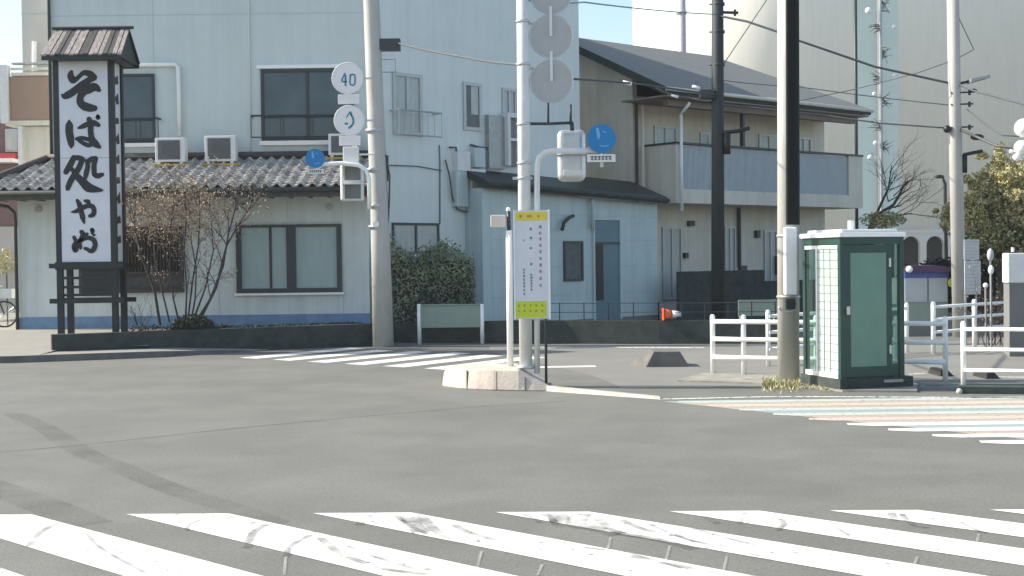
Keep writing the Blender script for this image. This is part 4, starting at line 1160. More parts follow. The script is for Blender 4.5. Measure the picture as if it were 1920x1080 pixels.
def ped_signal(px0, py0, px1, py1, Y, label, back=False, hang=None):
    a = W(px0, py1, Y); b = W(px1, py0, Y); x0, x1, z0, z1 = a.x, b.x, a.z, b.z
    t = thing('pedestrian_signal', label, 'pedestrian signal', ((x0 + x1) / 2, Y, z0), 'pedestrian signals')
    m = MB(); m.box(x0, x1, Y, Y + .22, z0, z1); h = m.build('housing', M_CASE if not back else M_GALV, t, bevel=.05 if not back else .09)
    if back: h.modifiers[0].segments = 4
    if not back:
        hh = (z1 - z0) / 2
        for k in range(2):
            l = MB(); zc = z0 + hh * (k + .5)
            l.box(x0 + .10, x1 - .05, Y - .012, Y, zc - hh * .38, zc + hh * .38); ln = l.build('lens', M_GREYW, t, bevel=.01)
            v = MB(); v.box(x0 + .07, x1 - .02, Y - .16, Y - .012, zc + hh * .38, zc + hh * .42); v.box(x0 + .07, x0 + .085, Y - .15, Y - .012, zc - hh * .2, zc + hh * .38); v.build('visor', M_CASE, ln)
    else:
        l = MB(); l.box(x0 + .08, x1 - .06, Y - .012, Y, z0 + .08, z0 + .16); l.build('maker_plate', M_CASE, t, bevel=.01)
        l = MB(); zc = (z0 + z1) / 2; l.box(x0 - .004, x1 + .004, Y - .006, Y + .1, zc - .012, zc + .012); l.build('seam', M_GREYM, t)
    return t
ped_signal(638, 307, 680, 377, 28.7, 'pale pedestrian signal with two dark square lenses on the leaning pole')

def arm_sign(pts, r, mm, cx, cy, rpx, Y, plate, label, name='blue_sign', grp='small round blue signs on curved arms', side=1):
    c = W(cx, cy, Y - .06); rr = rpx * Y / F
    base = W(*pts[0], Y)
    t = thing(name, label, 'road sign', tuple(base), grp)
    P = [W(x, y, Y) for x, y in pts]
    m = MB(); m.tube(P, r, 10); m.build('arm', mm, t, smooth=True)
    m = MB(); m.disc(c, (0, 1, 0), rr, .02, 32); d = m.build('disc', M_SBLUE, t)
    FQ = Frame(0, Y - .06)
    cvv = lambda x, y: (W(x, y, Y - .06).x, W(x, y, Y - .06).z)
    l = MB()
    k = rpx / 27.0
    stroke(l, FQ, [(cx - 8 * k, cy - 18 * k, 5 * k), (cx - 6 * k, cy - 6 * k, 7 * k), (cx - 6 * k, cy + 0 * k, 3 * k)], .014, cvv)
    stroke(l, FQ, [(cx - 3 * k, cy + 13 * k, 2 * k), (cx + 5 * k, cy + 14 * k, 2.4 * k), (cx + 13 * k, cy + 13 * k, 2 * k)], .015, cvv)
    stroke(l, FQ, [(cx + 2 * k, cy - 14 * k, 2 * k), (cx + 9 * k, cy - 11 * k, 2 * k)], .016, cvv)
    l.build('pictogram', mat('pictogram_blue', (.16, .38, .62), .4), d, recalc=False)
    x0, y0, x1, y1 = plate
    a = W(x0, y1, Y - .06); b = W(x1, y0, Y - .06)
    m = MB(); m.box(a.x, b.x, Y - .07, Y - .05, a.z, b.z); p_ = m.build('plate', M_CASE, t)
    m = MB(); n = 6
    for q in range(n):
        w0 = a.x + (b.x - a.x) * (.12 + .76 * q / n); w1 = w0 + (b.x - a.x) * .105
        hz = (b.z - a.z)
        m.box(w0, w1, Y - .074, Y - .07, a.z + hz * .62, a.z + hz * .74); m.box(w0 + .003, w1 - .003, Y - .0745, Y - .07, a.z + hz * .32, a.z + hz * .42)
        m.box((w0 + w1) / 2 - .006, (w0 + w1) / 2 + .006, Y - .0738, Y - .07, a.z + hz * .26, a.z + hz * .78)
    m.build('lettering', M_ALUD, p_)
    m = MB(); m.box(c.x - .02, c.x + .02, Y - .045, Y + .02, c.z - rr - .2, c.z + rr * .5); m.build('clamp', M_GALV, t)
arm_sign([(693, 392), (692, 335), (686, 318), (672, 310), (640, 306), (606, 308), (592, 305)], .045, M_WHITEP, 591, 297, 18, 28.5, (577, 317, 607, 326),
         'small round blue sign on a white curved arm reaching left from the leaning pole')

# steel pole on the island
YI = 19.3
def island_pole():
    b = W(986, 691, YI); b.z = .28; top = W(979, -80, YI)
    t = thing('sign_pole', 'straight pale steel pole standing on the concrete island behind the yellow-topped banner', 'sign pole', tuple(b))
    top2 = top + (top - b) * .25
    tpole(t, [b, top2], [.095, .085], M_POLEL)
    m = MB(); m.tube([b, b + Vector((0, 0, .05))], .14, 16); m.build('base_flange', M_GALV, t, smooth=True)
    def X(py): return b.lerp(top, (691 - py) / (771))
    m = MB(); m.tube([W(975, 232, YI), W(1030, 232, YI - .02), W(1075, 230, YI)], .022, 8); m.tube([W(1072, 232, YI), W(1073, 245, YI)], .03, 8)
    m.tube([W(1028, 165, YI + .03), W(1028, 232, YI)], .015, 6); m.tube([W(1070, 196, YI + .03), W(1070, 230, YI)], .018, 6)
    m.build('bracket', M_ALUD, t, smooth=True)
    for py in (40, 120, 232, 305, 333):
        p = X(py); m = MB(); m.tube([p - Vector((0, 0, .018)), p + Vector((0, 0, .018))], .104, 16); m.build('band', M_GALV, t, smooth=True)
    p = X(333); m = MB(); m.box(p.x - .17, p.x + .12, YI - .03, YI + .03, p.z - .02, p.z + .02); m.build('clamp', M_GALV, t)
island_pole()
def back_disc(px, py, rpx, label):
    c = W(px, py, YI); r = rpx * YI / F
    t = thing('round_sign', label, 'road sign', (c.x, YI, c.z - r), 'grey backs of round signs on the island pole')
    m = MB(); m.disc(c, (0, 1, 0), r, .02, 40); m.build('disc', M_SGREY, t)
    m = MB(); m.tube([(c.x + r * math.cos(a * math.pi / 24), YI - .008, c.z + r * math.sin(a * math.pi / 24)) for a in range(49)], .010, 5); m.build('rim', M_GALV, t)
    m = MB(); m.box(c.x - .02, c.x + .02, YI - .03, YI - .012, c.z, c.z + r + .12); m.build('support_strip', M_POLEL, t)
    m = MB(); m.tube([(W(980, py, YI).x, YI, c.z + r * .6), (c.x, YI + .03, c.z + r * .6)], .018, 6); m.build('bracket', M_GALV, t)
back_disc(1033, 68, 40, 'grey back of a round sign on the island pole, middle of the three discs')
back_disc(1034, 152, 40, 'grey back of a round sign on the island pole, lowest of the three discs')
back_disc(1033, -14, 40, 'grey back of a round sign on the island pole, topmost of the three discs')
ped_signal(1046, 242, 1098, 340, 19.6, 'grey rounded back of a pedestrian signal hanging beside the island pole', back=True)
arm_sign([(1007, 700), (1007, 400), (1007, 310), (1010, 296), (1020, 287), (1035, 283), (1070, 283), (1122, 282)], .042, M_POLEL, 1128, 260, 27, 19.25, (1101, 289, 1154, 304),
         'large-looking round blue sign on a grey curved post beside the concrete island')

# banner sign
def banner():
    Y = 19.15; FQ = Frame(0, Y)
    a = W(966, 598, Y); b = W(1029, 394, Y)
    t = thing('banner_sign', 'narrow white notice with yellow head and lime foot in front of the island pole', 'banner sign', ((a.x + b.x) / 2, Y, .28))
    m = MB(); m.box(a.x, b.x, Y - .012, Y + .012, a.z, b.z); pn = m.build('panel', M_SIGNW, t)
    fr = MB(); fr.box(a.x - .012, a.x + .008, Y - .02, Y + .015, a.z - .01, b.z + .01); fr.box(b.x - .016, b.x + .010, Y - .02, Y + .015, a.z - .01, b.z + .01); fr.build('frame', M_WHITEP, t)
    H = b.z - a.z; Wd = b.x - a.x
    def zz(py): return b.z - H * (py - 394) / 204
    def xx(px): return a.x + Wd * (px - 966) / 63
    hd = MB(); hd.box(xx(969), xx(1026), Y - .016, Y - .0125, zz(413), zz(397)); h1 = hd.build('head_band', M_YEL, pn)
    ft = MB(); ft.box(xx(967), xx(1023), Y - .016, Y - .0125, zz(596), zz(565)); h2 = ft.build('foot_band', M_YELG, pn)
    rng = random.Random(11)
    def glyph(m, cx, cz, s, v):
        # a dense little character: crossing bars
        for q in range(3):
            z = cz + s * (.35 - .33 * q) ; w_ = s * rng.uniform(.3, .5)
            m.box(cx - w_, cx + w_, v - .001 * (q + 1) - .0008, v, z - s * .06, z + s * .06)
        for q in range(rng.randint(1, 2)):
            x = cx + s * rng.uniform(-.3, .3)
            m.box(x - s * .06, x + s * .06, v - .0055 - .0004 * q, v, cz - s * .45, cz + s * .42)
    for px, ys, s, mm in ((1013, [425, 437, 448, 460, 472, 485, 497, 509, 522, 535], .034, M_RINK),
                          (996, [429, 446, 465, 495], .026, M_INK), (996, [515, 520.5, 526, 531.5, 537, 543], .022, M_INK),
                          (983, [450], .018, M_INK), (983, [505, 511, 517, 524, 530.5, 537, 544, 551], .024, M_INK)):
        m = MB()
        for y in ys: glyph(m, xx(px), zz(y), s * 1.4, Y - .0125)
        m.build('lettering', mm, pn)
    m = MB()
    for px in (978, 992, 996, 1010): glyph(m, xx(px), zz(405), .04, Y - .0165)
    m.build('lettering', M_OINK, h1)
    m = MB()
    for px in (973, 983, 994, 1004, 1015):
        for y in (573, 583): glyph(m, xx(px), zz(y), .034, Y - .0165)
    m.build('lettering', M_OLIVE, h2)
    m = MB(); p = W(1024, 700, Y); m.tube([(p.x, Y + .03, .0), (W(1024, 600, Y).x, Y + .03, b.z - .1)], .02, 8); m.build('leg', M_ALUD, t, smooth=True)
banner()
def guide_post():
    Y = 19.5; p = W(957, 691, Y); q = W(954, 400, Y)
    t = thing('guide_post', 'slim white post with a small beige box at its top, left of the banner sign', 'post', (p.x, Y, .29))
    m = MB(); m.tube([(p.x, Y, .29), (q.x, Y, W(954, 432, Y).z)], .048, 14); m.build('shaft', M_WHITEP, t, smooth=True)
    m = MB(); m.tube([(q.x, Y, W(954, 432, Y).z), (q.x - .005, Y, W(954, 396, Y).z)], .028, 10); m.build('upper_stem', M_ALUD, t, smooth=True)
    c = W(953, 393, Y); m = MB(); m.ball(c, .035, 10, 8); m.build('cap', M_WHITEP, t, smooth=True)
    a = W(920, 426, Y); b = W(948, 403, Y); m = MB(); m.box(a.x, b.x, Y - .05, Y + .05, a.z, b.z); m.build('small_box', M_CREAM, t, bevel=.01)
guide_post()

# pole 3 with black guard, beside the phone booth
def pole_three():
    Y = 19.8; b = G(1482, 716); t = thing('utility_pole', 'sunlit concrete utility pole with a black upper sheath next to the green phone booth', 'utility pole', (b.x, Y, 0), 'utility poles')
    top = W(1477, -60, Y)
    Pp = [Vector((b.x, Y, 0)), top + (top - Vector((b.x, Y, 0))) * .3]
    tpole(t, Pp, [.165, .15], M_CONC, n=28)
    # black half sheath on the camera-right side
    m = MB(); n = 14
    z0 = W(1480, 422, Y).z
    ax = lambda z: Pp[0].lerp(Pp[1], z / Pp[1].z)
    for (za, zb) in ((z0, Pp[1].z - .1),):
        A = []; B = []
        for k in range(n + 1):
            a = R(-112) + R(150) * k / n
            dv = Vector((math.cos(a), math.sin(a), 0))
            A.append((ax(za) + dv * .172, ax(za) + dv * .160)); B.append((ax(zb) + dv * .163, ax(zb) + dv * .150))
        for k in range(n):
            m.f.append([m.add(A[k][0]), m.add(A[k + 1][0]), m.add(B[k + 1][0]), m.add(B[k][0])])
            m.f.append([m.add(A[k][1]), m.add(A[k + 1][1]), m.add(B[k + 1][1]), m.add(B[k][1])])
        m.f.append([m.add(q) for q in (A[0][0], A[0][1], B[0][1], B[0][0])]); m.f.append([m.add(q) for q in (A[n][0], A[n][1], B[n][1], B[n][0])])
    m.build('guard_sheath', mat('black_sheath', (.010, .012, .012), .75, spec=.2), t, smooth=True)
    for py in (442, 556):
        p = ax(W(1480, py, Y).z); mm_ = MB(); mm_.tube([p - Vector((0, 0, .015)), p + Vector((0, 0, .015))], .178, 24); mm_.build('band', M_GALV, t, smooth=True)
    # wall box and bell conduit
    a = W(1470, 553, Y - .2); b2 = W(1492, 426, Y - .2)
    mm_ = MB(); mm_.box(a.x, b2.x, Y - .30, Y - .16, a.z, b2.z); mm_.build('meter_cabinet', M_WHITEP, t, bevel=.02)
    c = W(1476, 576, Y - .2); mm_ = MB(); mm_.tube([(c.x + .12 * math.cos(a_ * .3), Y - .2, c.z + .07 * math.sin(a_ * .3)) for a_ in range(10, 22)], .018, 6); mm_.build('conduit_loop', M_GALV, t, smooth=True)
    mm_ = MB(); mm_.box(c.x - .02, c.x + .12, Y - .22, Y - .14, c.z - .03, c.z + .12); mm_.build('socket', M_DARKM, t)
pole_three()
def pole_dark():
    Y = 31.5; b = W(1346, 600, Y); x = b.x
    t = thing('utility_pole', 'shade-darkened utility pole standing in front of the beige apartment house', 'utility pole', (x, Y, 0), 'utility poles')
    top = W(1347, -60, Y)
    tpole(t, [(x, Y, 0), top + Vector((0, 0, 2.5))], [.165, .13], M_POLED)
    for py in (8, 60, 122):
        p = W(1347, py, Y); m = MB(); m.tube([p - Vector((0, 0, .03)), p + Vector((0, 0, .03))], .155, 14); m.tube([p - Vector((.22, 0, 0)), p + Vector((.12, 0, 0))], .02, 6); m.build('band', M_DARKM, t, smooth=True)
    m = MB(); m.tube([W(1352, 23, Y), W(1384, 24, Y)], .035, 8); m.tube([W(1378, 18, Y), W(1378, 30, Y)], .03, 8); m.build('insulator_arm', M_DARKM, t, smooth=True)
    m = MB(); m.tube([W(1405, 240, Y - .1), W(1388, 245, Y - .1), W(1362, 248, Y - .1), W(1352, 250, Y - .1)], .05, 8); m.tube([W(1363, 248, Y - .1), W(1363, 289, Y - .1)], .09, 8); m.build('lamp_bracket', M_INK, t, smooth=True)
    m = MB(); a = W(1311, 178, Y - .1); m.box(a.x, a.x + .35, Y - .2, Y + .05, a.z - .1, a.z + .12); m.build('splice_box', M_DARKM, t, bevel=.02)
    a = W(1336, 330, Y - .2); c = W(1352, 392, Y - .2)
pole_dark()
def pole_right():
    Y = 30.0; b = W(1800, 600, Y)
    t = thing('utility_pole', 'pale concrete utility pole with a flat street light arm, left of the golden tree', 'utility pole', (b.x, Y, 0), 'utility poles')
    top = W(1784, -60, Y)
    tpole(t, [(b.x, Y, 0), W(1790, 200, Y), top + Vector((0, 0, 2))], [.165, .14, .13], M_CONC)
    m = MB(); m.tube([W(1797, 157, Y), W(1820, 152, Y - .1)], .03, 8); m.build('lamp_arm', M_DARKM, t, smooth=True)
    a = W(1816, 157, Y - .1); c = W(1853, 142, Y - .1); m = MB(); m.hull2([(a.x, Y - .25, a.z), (c.x, Y - .25, c.z - .06), (c.x, Y + .05, c.z - .06), (a.x, Y + .05, a.z)], [(a.x, Y - .25, a.z + .1), (c.x, Y - .25, c.z + .02), (c.x, Y + .05, c.z + .02), (a.x, Y + .05, a.z + .1)])
    m.build('lamp_head', M_GREYM, t, bevel=.015)
    for py in (175, 197, 240):
        p = W(1795, py, Y); m = MB(); m.tube([p - Vector((.18, .1, 0)), p + Vector((.34, -.05, .02))], .02, 6); m.tube([p + Vector((.26, -.05, -.05)), p + Vector((.26, -.05, .07))], .03, 6); m.build('insulator_arm', M_DARKM, t, smooth=True)
    m = MB(); m.ball(W(1776, 242, Y - .1), .09, 10, 6); m.ball(W(1832, 257, Y - .1), .09, 10, 6, (1.8, 1, .8)); m.ball(W(1824, 170, Y - .1), .06, 10, 6, (1.8, 1, .8)); m.build('splice_case', M_INK, t, smooth=True)
    m = MB(); m.tube([W(1842, 283, Y - .05), W(1822, 287, Y - .05), W(1807, 290, Y - .05)], .04, 8); m.tube([W(1808, 290, Y - .05), W(1808, 324, Y - .05)], .07, 8); m.build('lamp_bracket', M_INK, t, smooth=True)
pole_right()
def street_lamp_far():
    Y = 55; t = thing('street_lamp', 'thin dark street lamp with a hooked head far off before the arches', 'street lamp', (W(1773, 500, Y).x, Y, 0))
    m = MB(); m.tube([(W(1775, 500, Y).x, Y, 0), W(1772, 345, Y), W(1768, 333, Y), W(1760, 330, Y)], [.09, .07, .05, .05], 8); m.build('shaft', M_DARKM, t, smooth=True)
    m = MB(); m.ball(W(1761, 331, Y), .14, 8, 6, (1.6, 1, .6)); m.build('lamp_head', M_DARKM, t, smooth=True)
street_lamp_far()

# ================================================================== CABLES
def cable(pts, r, label, mm=M_CABLE, sag=0.0):
    P = [W(x, y, Y) for x, y, Y in pts]
    out = []
    for a, b in zip(P, P[1:]):
        for k in range(10):
            t = k / 10; q = a.lerp(b, t); q.z -= sag * 4 * t * (1 - t); out.append(q)
    out.append(P[-1])
    m = MB(); m.tube(out, r, 6); o = m.build('overhead_cable', mm, loc=tuple(P[0]), smooth=True)
    return tag(o, label, 'cable', 'overhead cables')
cable([(742, 80, 29.1), (870, 107, 25), (975, 121, 19.4)], .022, 'grey overhead cable from the leaning pole down to the island pole', M_CABLEG, .02)
cable([(985, 0, 19.4), (1095, 4, 22), (1345, 27, 31.4)], .014, 'thin teal cable high up from the island pole to the dark pole', mat('teal_cable', (.14, .30, .34), .6), .03)
cable([(1350, 30, 31.4), (1400, 40, 31), (1465, 62, 30.6), (1500, 77, 30.4), (1640, 125, 30.2), (1790, 158, 30)], .03, 'thick cable from the dark pole to the street light of the right pole', M_CABLEG)
cable([(1800, 160, 29.9), (1825, 170, 29), (1960, 206, 24)], .022, 'cable leaving the right pole below its street light', M_CABLEG)
cable([(1350, 130, 31.4), (1440, -4, 31)], .012, 'thin stay wire slanting up from the dark pole', M_CABLEG)
cable([(1350, 150, 31.4), (1500, 163, 31), (1790, 198, 30)], .012, 'thin cable between the dark pole and the second arm of the right pole', M_CABLEG, .02)
cable([(1350, 195, 31.4), (1540, 215, 31), (1650, 231, 30.5), (1775, 240, 30)], .02, 'dark cable reaching the black splice ball on the right pole', M_CABLEG)
cable([(1800, 243, 29.9), (1832, 257, 29.6), (1870, 274, 29), (1990, 284, 28)], .035, 'thick dark cable with a splice case leaving the right pole', M_CABLEG)
cable([(1813, 205, 29.9), (1850, 235, 29), (1880, 254, 28.5), (1990, 260, 28)], .014, 'thin cable dropping right from the right pole', M_CABLEG)
cable([(1495, 190, 31), (1600, 168, 31), (1720, 137, 30), (1790, 112, 30), (1826, 93, 30), (1796, 30, 30)], .010, 'thin kinked wire passing behind the right pole', M_CABLEG)
cable([(1075, 148, 22), (1140, 152, 25), (1200, 158, 28), (1345, 178, 31.4)], .022, 'service cable with white clamps running along the eaves to the dark pole', M_CABLE)
cable([(1230, 165, 34), (1290, 182, 33), (1345, 188, 31.4)], .02, 'lower service cable sagging below the eaves to the dark pole', M_CABLEG, .05)
for px, py, Y, lb in ((1176, 155, 27, 'white cable clamp nearest the gable'), (1305, 163, 31, 'white cable clamp nearest the dark pole'), (1265, 180, 33, 'white cable clamp on the lower service cable')):
    p = W(px, py, Y); m = MB(); m.tube([p - Vector((.09, 0, -.02)), p + Vector((.09, 0, -.03))], [.03, .04], 8); o = m.build('cable_clamp', M_GLOBE, loc=tuple(p), smooth=True); tag(o, lb, 'cable clamp', 'white clamps on the service cables')

# ================================================================== PHONE BOOTH
def booth():
    ang = R(17.4); a = 1.02
    # front-left vertical edge at px 1577
    fl = G(1577, 734)
    ux = Vector((math.cos(ang), math.sin(ang), 0)); uy = Vector((-math.sin(ang), math.cos(ang), 0))
    t = thing('phone_booth', 'dark green telephone booth with a frosted green door panel and white lit glass side', 'phone booth', tuple(fl + ux * a / 2 + uy * a / 2))
    class FF:
        def P(s, u, v, z): return fl + ux * u + uy * v + Vector((0, 0, z))
    fr = FF(); H = 2.28
    def B(name, mm, boxes, par=t, bevel=0):
        m = MB(fr)
        for q in boxes: m.box(*q)
        return m.build(name, mm, par, bevel=bevel)
    B('plinth', M_BLOCKW, [(-.03, a + .12, -.03, a + .03, 0, .17)])
    c = .07
    B('corner_post', M_BOOTH, [(0, c, 0, c, .17, H - .14)]); B('corner_post', M_BOOTH, [(a - c, a, 0, c, .17, H - .14)])
    B('corner_post', M_BOOTH, [(0, c, a - c, a, .17, H - .14)]); B('corner_post', M_BOOTH, [(a - c, a, a - c, a, .17, H - .14)])
    B('top_rail', M_BOOTH, [(c, a - c, .003, c, H - .24, H - .14), (c, a - c, a - c, a - .003, H - .24, H - .14), (.003, c, c, a - c, H - .24, H - .14), (a - c, a - .003, c, a - c, H - .24, H - .14)])
    B('roof', M_WHITEP, [(-.03, a + .02, -.03, a + .03, H - .14, H - .075)], bevel=.01)
    B('roof_cap', M_CASE, [(.05, a - .06, .05, a - .05, H - .075, H - .03)], bevel=.02)
    m = MB(fr); m.tube([(a * .42, a * .4, H - .04), (a * .42, a * .4, H + .10)], .05, 10); m.build('vent_cap', M_WHITEP, t)
    # door on the front
    d = B('door', M_BOOTH, [(c, .17, .012, .05, .19, H - .25), (a - .27, a - .19, .012, .05, .19, H - .25), (.17, a - .27, .012, .05, .19, .33), (.17, a - .27, .012, .05, H - .36, H - .25)])
    B('door_panel', M_GPANEL, [(.17, a - .27, .02, .04, .33, H - .36)], d)
    B('handle', M_GALV, [(.09, .14, -.03, .012, 1.06, 1.18)], d, bevel=.008)
    B('hinge', M_GALV, [(a - .24, a - .21, -.004, .012, .5, .62)], d); B('hinge', M_GALV, [(a - .24, a - .21, -.004, .012, 1.72, 1.84)], d)
    B('side_light', M_CLEAR, [(a - .19, a - c, .02, .03, .35, H - .25)], t)
    B('kick_panel', M_BOOTH, [(a - .19, a - c, .015, .045, .17, .35)], t)
    B('step_plate', M_GREYM, [(a - .36, a - .05, -.045, -.031, .10, .14)], t)
    # left side: narrow clear light at the back, gridded glass in front, its sun glare painted pale
    B('mullion', M_CASE, [(-.006, .05, a * .60, a * .60 + .035, .19, H - .25)])
    B('side_glass', mat('glare_glass', (.47, .53, .50), .25, .03, 3), [(.014, .026, c, a * .60, .24, H - .30)])
    g = []
    for k in range(15): z = .30 + k * .117; g.append((.008, .013, c, a * .60, z - .0035, z + .0035))
    for k in (.28, .44): g.append((.006, .0135, a * k - .005, a * k + .005, .24, H - .30))
    B('glass_grid', M_GPANEL, g)
    B('side_glass', M_CLEAR, [(.014, .026, a * .60 + .035, a - c, .24, H - .30)])
    B('bottom_rail', M_CASE, [(-.004, .05, c, a - c, .17, .24)]); B('head_rail', M_CASE, [(-.004, .05, c, a - c, H - .30, H - .25)])
    # telephone on a shelf inside
    B('shelf', M_GREYM, [(.35, .85, .62, .92, .92, .96)])
    ph = B('telephone', M_GPANEL, [(.48, .74, .68, .88, .96, 1.36)], bevel=.02)
    B('back_glass', M_CLEAR, [(c, a - c, a - .04, a - .03, .24, H - .24)])
    B('right_glass', M_CLEAR, [(a - .035, a - .025, c, a - c, .24, H - .24)])
    B('right_rail', M_BOOTH, [(a - c + .003, a - .003, c, a - c, .17, .24)])
booth()
# weeds
rng = random.Random(9)
m = MB()
for k in range(900):
    px = rng.uniform(1430, 1570); py = rng.gauss(722, 5)
    if px > 1572 or px < 1420: continue
    p = G(px, py, .02); h = rng.uniform(.015, .06) * (1.5 if px < 1500 else .8); a = rng.uniform(0, 6.3)
    d = Vector((math.cos(a) * .012, math.sin(a) * .012, 0)); lean = Vector((rng.gauss(0, .03), rng.gauss(0, .03), h))
    m.face([p - d, p + d, p + lean])
o = m.build('weeds', M_WEED, recalc=False); o['kind'] = 'stuff'; o['label'] = 'dry yellow weeds around the foot of the pole by the phone booth'; 

# ================================================================== RAILINGS
def railing(name, label, posts, rails, r_post=.04, r_rail=.037, grp='white tube railings', hp=.97):
    """posts: list of (px, Y); rails join first to last"""
    P = [Vector((W(px, 600, Y).x, Y, 0)) for px, Y in posts]
    t = thing(name, label, 'railing', tuple(P[0]), grp)
    for p in P:
        m = MB(); m.tube([p, p + Vector((0, 0, hp - .03)), p + Vector((0, 0, hp))], [r_post, r_post, r_post * .6], 12); m.build('post', M_RAILP, t, smooth=True)
    for z in rails:
        m = MB(); m.tube([q + Vector((0, -.03, z)) for q in P], r_rail, 10); m.build('rail', M_RAILP, t, smooth=True)
    return t
railing('railing', 'white three-tube railing running behind the phone booth from left to right', [(1336, 21.0), (1394, 20.75), (1530, 20.3), (1680, 19.7), (1772, 19.4)], (.86, .58, .29))
railing('railing', 'white three-tube railing starting right of the gap and leaving the picture', [(1806, 17.9), (1935, 17.6), (2080, 17.3)], (.86, .585, .30), .036, .027, hp=.97)
railing('railing', 'white railing in the back row, parallel to the road, right of the booth', [(1750, 24.8), (1827, 25.9), (1898, 27.0)], (.90, .66, .42), .045, .03, hp=1.0)
railing('railing', 'white railing in the back row seen through the front railing, left of the booth', [(1440, 22.6), (1560, 24.0), (1700, 25.3)], (.86, .58, .29), .04, .03)
# fence-sign in front of hedge
def green_sign():
    Y = 29.7; FQ = Frame(0, Y); u0, u1, z0, z1 = FQ.rect(788, 574, 901, 614)
    t = thing('board_sign', 'low pale green board between two white posts in front of the hedge', 'board', ((u0 + u1) / 2, Y, 0))
    m = MB(FQ); m.box(u0, u1, 0, .03, z0, z1); m.build('board', M_SIGNG, t)
    for px in (786, 904):
        x = W(px, 600, Y).x; m = MB(); m.tube([(x, Y, 0), (x, Y, W(px, 570, Y).z)], .045, 10); m.build('post', M_RAILP, t, smooth=True)
    m = MB(); zt = W(845, 572, Y).z; m.tube([(u0, Y, zt), (u1, Y, zt)], .022, 8); m.build('top_rail', M_SIGNG, t, smooth=True)
green_sign()
# wheel stops
for px, py, lb in ((1776, 706, 'black rubber wheel stop on the car park, nearer the booth'), (1863, 711, 'black rubber wheel stop on the car park, nearer the right edge')):
    p = G(px, py); m = MB()
    m.hull2([(p.x - .11, p.y, .0), (p.x + .11, p.y, .0), (p.x + .11, p.y + .6, .0), (p.x - .11, p.y + .6, .0)], [(p.x - .08, p.y + .03, .10), (p.x + .02, p.y + .03, .10), (p.x + .02, p.y + .57, .10), (p.x - .08, p.y + .57, .10)])
    o = m.build('wheel_stop', M_RUBBER, loc=tuple(p)); tag(o, lb, 'wheel stop', 'rubber wheel stops')
# low dark strip on the ground at right
m = MB(); a = G(1795, 738); b = G(2150, 742); m.prism([(a.x, a.y), (b.x, b.y), (b.x, b.y + .55), (a.x + .15, a.y + .35)], 0, .10); o = m.build('dark_ground_strip', M_BLOCKW, loc=tuple(a), bevel=.01); tag(o, 'dark low strip on the ground at the right edge, below the white railing', 'edging')
m = MB(); p = G(1799, 738); m.ball(p + Vector((0, 0, .03)), .045, 8, 6); o = m.build('strip_stone', M_KERB, loc=tuple(p), smooth=True); tag(o, 'small pale stone at the left end of the dark strip', 'stone')

# ================================================================== SIGNS AND BOARDS AT RIGHT
def map_board():
    Y = 30.5; FQ = Frame(0, Y)
    t = thing('information_board', 'information board with purple roof, navy header and two pale panels, right of the booth', 'information board', (W(1745, 600, Y).x, Y, 0))
    u0, u1, z0, z1 = FQ.rect(1694, 521, 1776, 602)
    m = MB(FQ); m.box(u0, u1, 0, .05, 0, z0); m.build('base', M_GREYW, t)
    for (a, b) in ((1695, 1736), (1740, 1774)):
        q0, q1, zz0, zz1 = FQ.rect(a, 521, b, 566); m = MB(FQ); m.box(q0, q1, .05, .08, zz0, zz1); m.build('panel', M_PANELW, t)
    m = MB(FQ); m.box(u0, u1, -.2, .05, z0, z1 - .005); m.build('back_board', M_SIGNG, t)
    q0, q1, zz0, zz1 = FQ.rect(1694, 510, 1776, 521); m = MB(FQ); m.box(q0, q1, -.2, .09, zz0, zz1); m.build('header', M_NAVY, t)
    z = FQ.hit(1740, 510)[1]; m = MB(FQ)
    pts = []
    A = [(-.6 + .1 * k, 0) for k in range(16)]
    ua, ub = FQ.hit(1697, 505)[0], FQ.hit(1800, 505)[0]
    prof = [(ua, z), (ub, z), (ub - .05, z + .07), ((ua + ub) / 2, z + .16), (ua + .08, z + .15), (ua, z + .05)]
    m.hull2([(u, -.4, zz) for u, zz in prof], [(u, .25, zz) for u, zz in prof]); m.build('roof', M_PURP, t)
    p = W(1705, 505, Y - .3); m = MB(); m.ball(p, .08, 10, 8); m.build('roof_lamp', M_GLOBE, t, smooth=True)
    p = W(1782, 530, Y - .1); m = MB(); m.ball(p, .08, 8, 6, (.7, .5, 1.3)); m.build('ornament', M_YELG, t)
map_board()
def stacked_sign():
    Y = 27.5; FQ = Frame(0, Y)
    t = thing('notice_sign', 'pair of pale printed boards stacked on posts right of the concrete pole', 'sign', (W(1820, 600, Y).x, Y, 0))
    for k, (x0, y0, x1, y1) in enumerate(((1807, 449, 1835, 487), (1808, 489, 1838, 552))):
        u0, u1, z0, z1 = FQ.rect(x0, y0, x1, y1); m = MB(FQ); m.box(u0, u1, 0, .03, z0, z1); b = m.build('board', M_PANELW, t)
        m = MB(FQ); n = 6 if k == 0 else 9
        for q in range(n):
            z = z1 - (z1 - z0) * (q + .7) / (n + .4); m.box(u0 + .03, u1 - .03 - .02 * (q % 3), .03, .033, z - .006, z + .006)
        m.build('lettering', M_GREYM, b)
    for px in (1812, 1832):
        x = W(px, 600, Y).x; m = MB(); m.tube([(x, Y + .05, 0), (x, Y + .05, W(px, 460, Y).z)], .025, 8); m.build('leg', M_GREYM, t)
stacked_sign()
